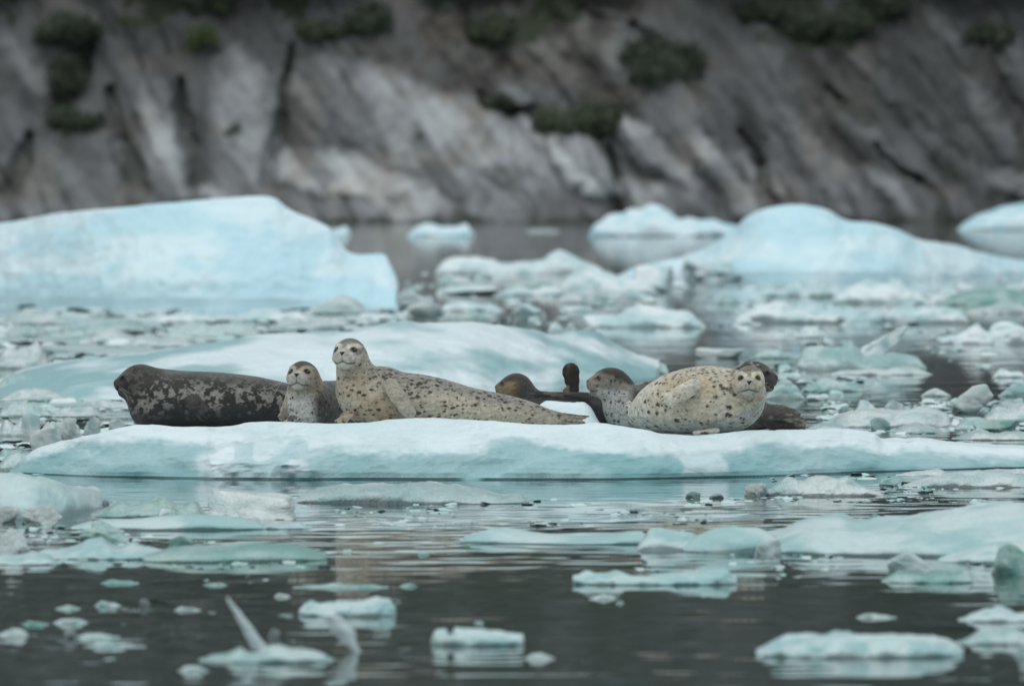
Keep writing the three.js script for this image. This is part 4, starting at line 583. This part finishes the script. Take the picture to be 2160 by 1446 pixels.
    if (near > 0) {
      const a = Math.abs(s);
      if (o.face.crown) { const cr = near * Math.max(sstep(0.036, 0.07, u + 0.02 * noise(s * 40, u * 40, f * 40) - 0.12 * Math.max(0, -f)), 0.75 * sstep(0.02, 0.008, a + 0.008 * noise(u * 60, s * 50, 3)) * sstep(0.0, 0.03, u) * (f > 0.04 ? 1 : 0)); for (let c = 0; c < 3; c++) out[c] = lerp(out[c], o.face.crown[c], cr * 0.85); }
      if (f > 0.02) {
        const ring = Math.sqrt(((a - 0.0565) * 0.82) ** 2 + (u - 0.02 + 0.35 * Math.max(0, a - 0.056)) ** 2), brow = sstep(0.034, 0.016, Math.sqrt(((a - 0.05) * 0.7) ** 2 + ((u - 0.042) * 1.3) ** 2)) * o.face.brow; for (let c = 0; c < 3; c++) out[c] = lerp(out[c], o.face.pale[c], brow * 0.8);
        const lid = sstep(0.021, 0.014, ring), patch = sstep(0.03, 0.018, Math.sqrt(((a - 0.072) * 0.9) ** 2 + (u - 0.008) ** 2)) * (o.face.patch ?? 0); for (let c = 0; c < 3; c++) out[c] = lerp(out[c], 0.13, patch); for (let c = 0; c < 3; c++) out[c] = lerp(out[c], o.face.dark[c], lid * 0.92);
        const mz = sstep(0.08, 0.055, Math.sqrt(s * s * 0.8 + (u + 0.035) ** 2)) * sstep(0.08, 0.11, f); for (let c = 0; c < 3; c++) out[c] = lerp(out[c], o.face.muzzle[c], mz * 0.85);
        const dots = sstep(0.55, 0.8, Math.sin(a * 620) * Math.sin((u + 0.03) * 700)) * mz * sstep(0.012, 0.02, a) * (u < -0.012 && u > -0.052 ? 1 : 0); for (let c = 0; c < 3; c++) out[c] *= 1 - 0.4 * dots;
        const lip = Math.exp(-(((u - mouthAt(s, hd.m)) / 0.0042) ** 2)) * sstep(0.074, 0.064, a) * sstep(0.06, 0.09, f), phil = Math.exp(-((a / 0.003) ** 2)) * (u < -0.012 && u > -0.053 ? 1 : 0) * sstep(0.12, 0.13, f);
        const L = Math.max(lip * 0.72, phil * 0.5); for (let c = 0; c < 3; c++) out[c] = lerp(out[c], 0.018, L);
        const nose = sstep(1.1, 0.92, Math.max(a / (0.0175 * clamp((u + 0.022) / 0.026, 0.05)), Math.abs(u + 0.007) / 0.0135)) * sstep(0.13, 0.145, f); for (let c = 0; c < 3; c++) out[c] = lerp(out[c], 0.02, nose);
      }
      const ear = sstep(0.012, 0.006, Math.sqrt((u - 0.012) ** 2 + (f + 0.005) ** 2)) * (a > 0.06 ? 1 : 0); for (let c = 0; c < 3; c++) out[c] = lerp(out[c], 0.02, ear * 0.8);
    }
    for (let c = 0; c < 3; c++) col[i * 3 + c] = clamp(out[c] * hairs, 0.006, 0.85);
  }
  g.setAttribute('color', new THREE.BufferAttribute(col, 3));
  root.position.copy(pts[Math.min(2, pts.length - 1)].p); root.position.y = 0.25;
  const off = root.position.clone(); g.translate(-off.x, -off.y, -off.z);
  put('body', g, furMat, root);
  const w = (s, u, f) => hd.c.clone().addScaledVector(hd.s, s * hd.k).addScaledVector(hd.u, u * hd.k).addScaledVector(hd.f, f * hd.k).sub(off);
  for (const q of [-1, 1]) if (!o.head.shut) { const e = new THREE.SphereGeometry(0.0138 * hd.k, 20, 14); const m = put('eye', e, eyeMat, root); m.position.copy(w(0.0565 * q, 0.02, 0.0845)); }
  { // nose pad: a blunt wedge, wider above
    const e = new THREE.SphereGeometry(1, 20, 14), P = e.attributes.position; for (let i = 0; i < P.count; i++) { const a = P.getX(i), b = P.getY(i), c = P.getZ(i), wd = 0.0185 * Math.pow(clamp(0.5 + 0.5 * b, 0.02), 0.7), notch = 1 - 0.3 * Math.exp(-((Math.abs(a) - 0.5) ** 2) / 0.02 - (b ** 2) / 0.2); const v = w(a * wd, -0.007 + b * 0.0125, 0.1525 + c * 0.0115 * notch); P.setXYZ(i, v.x, v.y, v.z); }
    e.computeVertexNormals(); put('nose', e, noseMat, root);
  }
  const rr = rng(o.seed);
  for (const q of [-1, 1]) { // whiskers of one side
    const P = [], I = [];
    for (let i = 0; i < 7; i++) {
      const a = w(q * (0.036 + 0.012 * rr()), -0.022 - 0.026 * rr(), 0.15 - 0.012 * rr()), side = 0.05 + 0.05 * rr(), b = w(q * (0.07 + side * 0.8), -0.03 - 0.05 * rr(), 0.13 - 0.05 * rr()), c = w(q * (0.1 + side * 1.3), -0.06 - 0.1 * rr(), 0.11 - 0.07 * rr());
      const cv = new THREE.CatmullRomCurve3([a, b, c]), tg = new THREE.TubeGeometry(cv, 8, 0.0003, 4), k = P.length / 3; P.push(...tg.attributes.position.array); for (const id of tg.index.array) I.push(id + k);
    }
    const e = new THREE.BufferGeometry(); e.setAttribute('position', new THREE.Float32BufferAttribute(P, 3)); e.setIndex(I); e.computeVertexNormals(); put('whiskers', e, whiskerMat, root);
  }
  for (const [b, dir, r] of claws) { const e = new THREE.ConeGeometry(r * 0.8, r * 4, 6); const m = put('claw', e, clawMat, root); m.position.copy(b).sub(off).addScaledVector(dir, r * 1.6); m.quaternion.setFromUnitVectors(V(0, 1, 0), dir); }
  scene.add(tag(root, o.label, 'seal', 'harbour seals resting on the floe'));
  return root;
}
const mixTo = (out, c, t) => { for (let i = 0; i < 3; i++) out[i] = lerp(out[i], c[i], t); };
const set = (out, c) => { out[0] = c[0]; out[1] = c[1]; out[2] = c[2]; };
const FL = 0.245; // height of the ice under the seals

// pale spotted seal, head raised, lying along the floe
seal({
  seed: 1, folds: 1, depth: 54.3, floor: FL, head: { at: [738, 745, -0.06], fwd: [-0.3, 0.05, 1] },
  blobs: [[800, 803, 0.05, 0.13, 0.082, 0.13]],
  spine: [[744, 762, 34, 0.02], [751, 795, 41, 0.03], [762, 830, 52, 0.03], [800, 843, 63, 0.05], [850, 846, 62, 0.05], [910, 850, 56, 0.04], [985, 861, 46, 0.03], [1060, 870, 39, 0.02], [1120, 879, 30, 0.0], [1160, 885, 21, -0.02], [1182, 887, 15, -0.02]],
  limbs: [
    { path: [[824, 814, 17, -0.13], [839, 836, 17, -0.2], [855, 858, 16, -0.225], [863, 869, 14.5, -0.22]], n: [0.25, 0.15, 1], thin: 1.7, toes: 5, toe: 13, claws: true, spread: 0.15, k: 0.02 },
    { path: [[1165, 884, 14, -0.05], [1190, 883, 13, -0.07], [1205, 884, 12, -0.08]], n: [-0.1, 0.55, 0.85], toes: 5, toe: 32, fork: true, spread: 0.22, thin: 2, tx: 0.62, tw: 0.36, web: 0.012 },
    { path: [[1165, 890, 13, 0.04], [1190, 890, 12, 0.03], [1200, 891, 11, 0.03]], n: [0.1, 0.7, 0.7], toes: 5, toe: 24, fork: true, spread: 0.25, thin: 2, tx: 0.7, tw: 0.34, web: 0.02 },
    { path: [[735, 872, 15, -0.14], [722, 886, 13, -0.17]], n: [0, 1, 0.3], toes: 4, toe: 11 },
  ],
  face: { crown: [0.1, 0.097, 0.09], pale: [0.66, 0.62, 0.5], dark: [0.02, 0.019, 0.018], muzzle: [0.5, 0.475, 0.42], brow: 1, patch: 0.85 },
  coat(q, out) {
    const dors = sstep(0.1, 0.75, q.ny + 0.18 * noise(q.x * 7, q.y * 7, q.z * 7)), tail = sstep(1000, 1180, q.px);
    set(out, [0.44, 0.4, 0.32]); mixTo(out, [0.2, 0.197, 0.185], dors * 0.8 * (1 - q.near * 0.3)); mixTo(out, [0.27, 0.25, 0.21], tail * 0.6); mixTo(out, [0.36, 0.27, 0.16], 0.4 * sstep(0.1, 0.4, fbm(q.x * 4, q.y * 5, q.z * 4, 3)));
    if (q.px > 1165) mixTo(out, [0.13, 0.115, 0.09], sstep(1165, 1200, q.px) * (0.55 + 0.55 * noise(q.x * 14, q.y * 150, q.z * 60)));
    if (q.limb === 0) { mixTo(out, [0.36, 0.33, 0.27], 0.7); if (q.tip) mixTo(out, [0.2, 0.17, 0.13], 0.5 + 0.5 * noise(q.x * 120, q.y * 60, q.z * 40)); }
    const m = flecks(q.x, q.y * 1.15, q.z, 0.03, 1.35, 7, 0.72 + 0.25 * dors) * (1 - q.face), m2 = flecks(q.x, q.y, q.z, 0.016, 1.3, 17, 0.34 + 0.6 * dors) * 0.8 * (1 - 0.6 * q.face), m3 = flecks(q.x + 3, q.y, q.z, 0.05, 1.1, 27, 0.2) * (1 - q.face);
    mixTo(out, [0.25, 0.17, 0.1], 0.45 * sstep(0.5, 0.1, Math.hypot((q.px - 818) / 50, (q.py - 858) / 40) - 0.35 + 0.4 * noise(q.x * 14, q.y * 14, 6)) * (q.limb === 0 ? 0 : 1)); // stained fur behind the flipper
    mixTo(out, [0.04, 0.028, 0.02], Math.max(m, m2, m3) * (q.limb === 0 ? 0.3 : 0.96)); if (q.limb === 0 && q.tip) mixTo(out, [0.1, 0.08, 0.06], 0.45);
    if (q.face > 0) mixTo(out, [0.52, 0.49, 0.42], q.face * 0.6);
  },
  label: 'pale spotted seal in the middle with raised head, stretched to the right',
});
// small seal looking at the viewer
seal({
  seed: 2, folds: 0.6, depth: 54.6, floor: FL, head: { at: [638, 791, -0.08], fwd: [-0.24, 0.06, 1], size: 0.95, mouth: [-0.75, 7.5] },
  spine: [[646, 806, 32, 0], [648, 834, 45, 0.0], [654, 862, 52, 0.02], [690, 856, 53, 0.18], [735, 858, 54, 0.4], [790, 866, 46, 0.7], [840, 876, 30, 0.95], [870, 884, 14, 1.1]],
  limbs: [{ path: [[612, 850, 13, 0.0], [600, 866, 11, -0.05], [594, 880, 9, -0.08]], n: [0.8, 0.2, 0.6], toes: 4, toe: 8 }, { path: [[618, 882, 12, -0.12], [610, 888, 10, -0.16]], n: [0, 1, 0.2], toes: 4, toe: 8 }],
  face: { crown: [0.05, 0.044, 0.038], pale: [0.46, 0.38, 0.27], dark: [0.014, 0.012, 0.011], muzzle: [0.42, 0.4, 0.36], brow: 1 },
  coat(q, out) {
    const chest = sstep(675, 650, q.px + 10 * noise(q.y * 12, q.z * 12, 2)) * sstep(-0.6, 0.2, 0.35 - q.ny);
    set(out, [0.085, 0.082, 0.078]); mixTo(out, [0.4, 0.4, 0.385], chest * 0.9); mixTo(out, [0.17, 0.15, 0.12], q.near * sstep(0.0, 0.05, q.u) * 0.9 * (1 - sstep(0.03, 0.09, q.u)));
    mixTo(out, [0.3, 0.24, 0.165], q.near * 0.7 * sstep(0.06, 0.0, q.u)); mixTo(out, [0.5, 0.5, 0.475], chest * 0.6 * sstep(-0.1, -0.14, q.u)); mixTo(out, [0.06, 0.052, 0.045], q.near * sstep(0.035, 0.08, q.u));
    const m = Math.max(flecks(q.x, q.y, q.z, 0.03, 0.9, 5, 0.55), flecks(q.x, q.y, q.z, 0.016, 1, 15, 0.4) * 0.8); mixTo(out, [0.03, 0.026, 0.023], m * (1 - 0.5 * q.face));
    mixTo(out, [0.3, 0.3, 0.29], (1 - chest) * (1 - q.near) * 0.25 * flecks(q.x, q.y, q.z, 0.03, 1, 55, 0.3)); if (q.px < 606 && q.py > 836) set(out, [0.3, 0.27, 0.225]);
  },
  label: 'small seal sitting upright and facing the viewer, left of the pale one',
});
// dark mottled seal at the left, in profile
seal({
  seed: 3, depth: 55.2, floor: FL + 0.01, head: { at: [291, 801, 0], fwd: [-1, -0.1, 0.1], size: 0.98 },
  spine: [[300, 806, 33, 0], [333, 833, 56, 0], [380, 842, 61, 0], [450, 844, 60, 0], [530, 850, 57, 0.02], [603, 859, 51, 0.06], [670, 870, 40, 0.12], [730, 880, 26, 0.18], [770, 886, 14, 0.2]],
  blobs: [[322, 872, 0, 0.13, 0.1, 0.14], [300, 834, 0, 0.105, 0.105, 0.1], [317, 860, 0, 0.115, 0.115, 0.13]],
  limbs: [{ path: [[392, 832, 17, -0.155], [408, 850, 19, -0.185], [424, 862, 17, -0.18]], n: [0.1, 0.25, 1], toes: 5, toe: 16, claws: true, thin: 2.4, k: 0.014 }, { path: [[345, 884, 14, 0.05], [325, 893, 11, 0.0]], n: [0, 1, 0.2], toes: 4, toe: 10 }],
  face: { pale: [0.12, 0.11, 0.09], dark: [0.012, 0.011, 0.011], muzzle: [0.03, 0.028, 0.025], brow: 0.7 },
  coat(q, out) {
    const n = fbm(q.x * 30, q.y * 40, q.z * 34, 4) + 0.3 * noise(q.x * 5, q.y * 8, q.z * 6) + 0.2 * noise(q.x * 62, q.y * 70, q.z * 62), side = sstep(0.9, 0.3, q.ny) * sstep(-0.55, 0.1, q.ny);
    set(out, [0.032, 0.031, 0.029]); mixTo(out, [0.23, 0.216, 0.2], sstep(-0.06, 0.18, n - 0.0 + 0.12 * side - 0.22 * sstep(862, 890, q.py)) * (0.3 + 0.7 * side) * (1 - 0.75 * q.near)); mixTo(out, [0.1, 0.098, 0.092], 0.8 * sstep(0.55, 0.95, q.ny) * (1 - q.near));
    mixTo(out, [0.02, 0.019, 0.018], flecks(q.x, q.y, q.z, 0.026, 1.2, 9, 0.35) * 0.85); if (q.limb === 0) mixTo(out, q.tip ? [0.07, 0.064, 0.055] : [0.028, 0.027, 0.026], 0.85);
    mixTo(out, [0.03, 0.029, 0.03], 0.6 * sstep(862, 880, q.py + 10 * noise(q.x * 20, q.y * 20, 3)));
  },
  label: 'dark mottled seal lying at the left end in profile',
});
const wetLine = curve([[1320, 878], [1400, 884], [1480, 887], [1540, 878], [1580, 860], [1625, 838]]); // fur below this line is wet
// cream seal at the right, turned on its side
seal({
  seed: 4, folds: 0.9, depth: 54.15, floor: FL - 0.012, head: { at: [1581, 801, -0.17], fwd: [-0.03, -0.05, 1], size: 0.95, mouth: [-0.32, 0.5] },
  spine: [[1578, 815, 30, -0.06], [1566, 834, 50, -0.02], [1540, 844, 67, 0.0], [1490, 843, 72, 0.02], [1440, 848, 68, 0.06], [1400, 856, 57, 0.12], [1372, 866, 42, 0.2], [1350, 874, 26, 0.28], [1338, 878, 14, 0.34]],
  limbs: [
    { path: [[1464, 815, 17, -0.19], [1440, 828, 17, -0.24], [1416, 842, 16, -0.24]], n: [0.05, 0.3, 1], toes: 5, toe: 14, claws: true, thin: 1.6, spread: 0.1, k: 0.02 },
    { path: [[1350, 872, 11, 0.3], [1336, 862, 10, 0.3], [1328, 854, 9, 0.3]], n: [0.7, 0.3, 0.6], toes: 4, toe: 9 },
    { path: [[1345, 880, 10, 0.28], [1337, 886, 9, 0.26]], n: [0.5, 0.3, 0.6], toes: 4, toe: 7 },
    { path: [[1510, 908, 9, -0.19], [1490, 911, 8, -0.22], [1468, 913, 7, -0.23]], n: [0, 1, 0.3], toes: 3, toe: 8, thin: 1.6 },
  ],
  face: { crown: [0.12, 0.11, 0.09], pale: [0.66, 0.6, 0.46], dark: [0.016, 0.014, 0.013], muzzle: [0.46, 0.43, 0.37], brow: 0.9 },
  coat(q, out) {
    set(out, [0.56, 0.525, 0.45]); mixTo(out, [0.5, 0.43, 0.31], 0.5 * sstep(-0.05, 0.3, fbm(q.x * 4 + 2, q.y * 5, q.z * 3, 3) + 0.12)); mixTo(out, [0.42, 0.425, 0.4], sstep(-3, 3, q.py - wetLine(q.px) + 3 * noise(q.x * 14, 2, 1)) * 0.9 * (1 - q.near));
    const dors = sstep(820, 785, q.py + 14 * noise(q.x * 10, q.y * 10, 3)) * (1 - q.near) + (q.px < 1470 ? 0.25 * sstep(840, 800, q.py) : 0);
    mixTo(out, [0.36, 0.34, 0.29], dors * 0.4);
    const m = Math.max(flecks(q.x, q.y, q.z, 0.036, 1.2, 8, 0.6 + 0.15 * dors), flecks(q.x, q.y, q.z, 0.02, 1.25, 18, 0.24 + 0.45 * dors) * 0.9); if (q.limb === 0) mixTo(out, [0.56, 0.53, 0.46], 0.85); else mixTo(out, [0.4, 0.3, 0.17], 0.45 * sstep(0.5, 0.1, Math.hypot((q.px - 1452) / 70, (q.py - 812) / 26) - 0.4 + 0.4 * noise(q.x * 14, q.y * 14, 6))); mixTo(out, [0.045, 0.034, 0.026], m * (1 - 0.6 * q.face) * (q.limb === 0 ? 0.5 : 0.95));
    const collar = Math.exp(-(((Math.sqrt(q.s * q.s + (q.u + 0.02) ** 2) - 0.125) / 0.014) ** 2)) * sstep(-0.1, 0.3, noise(q.s * 24, q.u * 24, 5) + 0.1); mixTo(out, [0.06, 0.05, 0.042], collar * 0.75 * (q.s < 0.03 ? 1 : 0.6));
    
  },
  label: 'cream spotted seal lying on its side at the right, face to the viewer',
});
// grey seal in profile to the left, behind the cream one
seal({
  seed: 5, depth: 55.0, floor: 0.215, head: { at: [1288, 806, 0], fwd: [-1, 0.06, 0.22], size: 0.95 },
  spine: [[1294, 812, 30, 0.0], [1308, 836, 40, 0.0], [1322, 866, 46, 0.02], [1370, 862, 52, 0.14], [1440, 860, 52, 0.22], [1520, 866, 45, 0.25], [1585, 874, 33, 0.22], [1625, 880, 24, 0.15], [1645, 884, 18, 0.12]],
  limbs: [
    { path: [[1622, 870, 20, 0.06], [1650, 870, 17, 0.0], [1672, 877, 15, -0.02]], n: [0.1, 0.4, 1], toes: 4, toe: 13, tx: 0.65, fork: true, thin: 2, spread: 0.1 },
    { path: [[1630, 888, 20, 0.1], [1665, 889, 17, 0.1], [1686, 893, 15, 0.1]], n: [0.1, 0.5, 1], toes: 4, toe: 12, tx: 0.65, fork: true, thin: 2, spread: 0.1 },
  ],
  face: { pale: [0.26, 0.23, 0.17], dark: [0.02, 0.018, 0.016], muzzle: [0.2, 0.18, 0.145], brow: 0.6 },
  coat(q, out) {
    const back = q.px > 1345 || q.py < 800; set(out, [0.38, 0.38, 0.37]); if (q.px > 1360) set(out, [0.1, 0.095, 0.088]);
    mixTo(out, [0.05, 0.047, 0.043], sstep(1322, 1346, q.px + 6 * noise(q.y * 20, q.x * 20, 1)) * (q.px < 1400 ? 1 : 0));
    if (q.near > 0) { mixTo(out, [0.19, 0.178, 0.15], q.near * sstep(-0.07, -0.03, q.u)); mixTo(out, [0.03, 0.027, 0.024], q.near * sstep(0.005, 0.05, q.u - 0.25 * Math.max(0, q.f) + 0.25 * Math.max(0, -q.f) + 0.02 * noise(q.x * 40, q.y * 40, q.z * 40))); mixTo(out, [0.42, 0.38, 0.3], sstep(-0.045, -0.065, q.u) * sstep(0.06, 0.1, q.f) * 0.9); }
    mixTo(out, [0.03, 0.027, 0.025], Math.max(flecks(q.x, q.y, q.z, 0.03, 0.9, 6, 0.6), flecks(q.x, q.y, q.z, 0.018, 1, 16, 0.45)) * 0.9);
    if (q.px > 1600) { set(out, [0.06, 0.056, 0.052]); mixTo(out, [0.2, 0.18, 0.14], 0.8 * sstep(1640, 1670, q.px) * sstep(-0.1, 0.3, noise(q.x * 14, q.y * 70, q.z * 30))); mixTo(out, [0.16, 0.155, 0.14], 0.5 * flecks(q.x, q.y, q.z, 0.04, 1.5, 66, 0.4)); }
  },
  label: 'grey-brown seal with dozing head turned left, behind the cream one',
});
// dark seal lying the other way: flippers left, head right
seal({
  seed: 6, depth: 55.5, floor: FL, head: { at: [1590, 792, 0], fwd: [1, -0.06, 0.25], size: 0.97 },
  spine: [[1582, 798, 31, 0], [1562, 816, 41, 0], [1528, 830, 50, 0.02], [1470, 846, 55, 0.04], [1400, 853, 54, 0.04], [1340, 858, 48, 0.02], [1296, 866, 39, 0.0], [1268, 862, 29, -0.01], [1243, 846, 16, -0.02], [1225, 837, 9, -0.02]],
  limbs: [
    { path: [[1238, 838, 9, -0.03], [1190, 833, 7, -0.04], [1150, 832, 7, -0.05], [1132, 831, 8, -0.05]], n: [0.05, 0.6, 1], toes: 4, toe: 17, thin: 1.3, fork: true, spread: 0.5 },
    { path: [[1238, 840, 8, 0.05], [1190, 836, 7, 0.05], [1150, 836, 7, 0.05]], n: [0, 0.6, 1], toes: 4, toe: 24, thin: 1.3 },
  ],
  face: { pale: [0.2, 0.19, 0.17], dark: [0.012, 0.011, 0.011], muzzle: [0.05, 0.046, 0.042], brow: 0.6 },
  coat(q, out) {
    const n = fbm(q.x * 14, q.y * 17, q.z * 14, 4); set(out, [0.022, 0.023, 0.026]);
    if (q.px > 1320) { set(out, [0.04, 0.038, 0.036]); mixTo(out, [0.26, 0.25, 0.235], sstep(0.02, 0.12, n) * 0.8); }
    if (q.px < 1235) mixTo(out, [0.15, 0.125, 0.09], 0.6 * sstep(0.1, 0.5, noise(q.x * 22, q.y * 90, q.z * 40)) * sstep(1240, 1170, q.px));
    mixTo(out, [0.018, 0.017, 0.016], flecks(q.x, q.y, q.z, 0.026, 1, 9, 0.3) * 0.8); if (q.near > 0) mixTo(out, [0.03, 0.028, 0.026], q.near * sstep(0.05, 0.09, q.f) * 0.8);
  },
  label: 'dark speckled seal whose head looks right from behind the cream one',
});
// brown seal far back, head left and one hind flipper in the air
seal({
  seed: 7, depth: 56.1, floor: FL, head: { at: [1088, 815, 0], fwd: [-1, 0.0, -0.1], size: 0.84, shut: false },
  spine: [[1094, 818, 25, 0], [1112, 838, 27, 0], [1138, 862, 32, 0.0], [1170, 868, 35, 0.05], [1195, 862, 28, 0.05], [1206, 848, 18, 0.0], [1208, 836, 12, -0.02]],
  limbs: [
    { path: [[1212, 838, 9, -0.02], [1211, 822, 10, -0.03], [1207, 803, 15, -0.035], [1204, 783, 18.5, -0.04]], n: [0.25, -0.05, 1], toes: 4, toe: 11, tx: 0.66, tw: 0.34, web: 0.007, thin: 3, spread: -0.1, k: 0.015 },
    { path: [[1206, 842, 11, 0.05], [1199, 828, 9, 0.04], [1197, 823, 8, 0.04]], n: [0.3, 0.1, 1], toes: 4, toe: 9, thin: 2 },
  ],
  face: { pale: [0.2, 0.15, 0.1], dark: [0.015, 0.013, 0.012], muzzle: [0.13, 0.1, 0.07], brow: 0.3 },
  coat(q, out) {
    set(out, [0.06, 0.056, 0.052]); mixTo(out, [0.2, 0.15, 0.095], q.near * sstep(0.055, 0.02, q.u) * sstep(-0.03, 0.02, q.f + 0.03 * noise(q.x * 30, q.y * 30, 1))); mixTo(out, [0.045, 0.036, 0.028], q.near * sstep(0.035, 0.06, q.u));
    mixTo(out, [0.17, 0.09, 0.03], q.near * 0.6 * Math.exp(-(((q.f - 0.0) / 0.03) ** 2) - ((q.u + 0.04) / 0.04) ** 2));
    if (q.px > 1180 && q.py < 832) { set(out, [0.03, 0.026, 0.023]); mixTo(out, [0.11, 0.09, 0.07], 0.6 * sstep(0.2, 0.7, noise(q.x * 90, q.y * 12, 3))); if (q.px < 1201 && q.py > 812) set(out, [0.2, 0.16, 0.11]); }
  },
  label: 'brown seal half hidden at the back, holding up a dark hind flipper',
});

renderer.render(scene, camera);
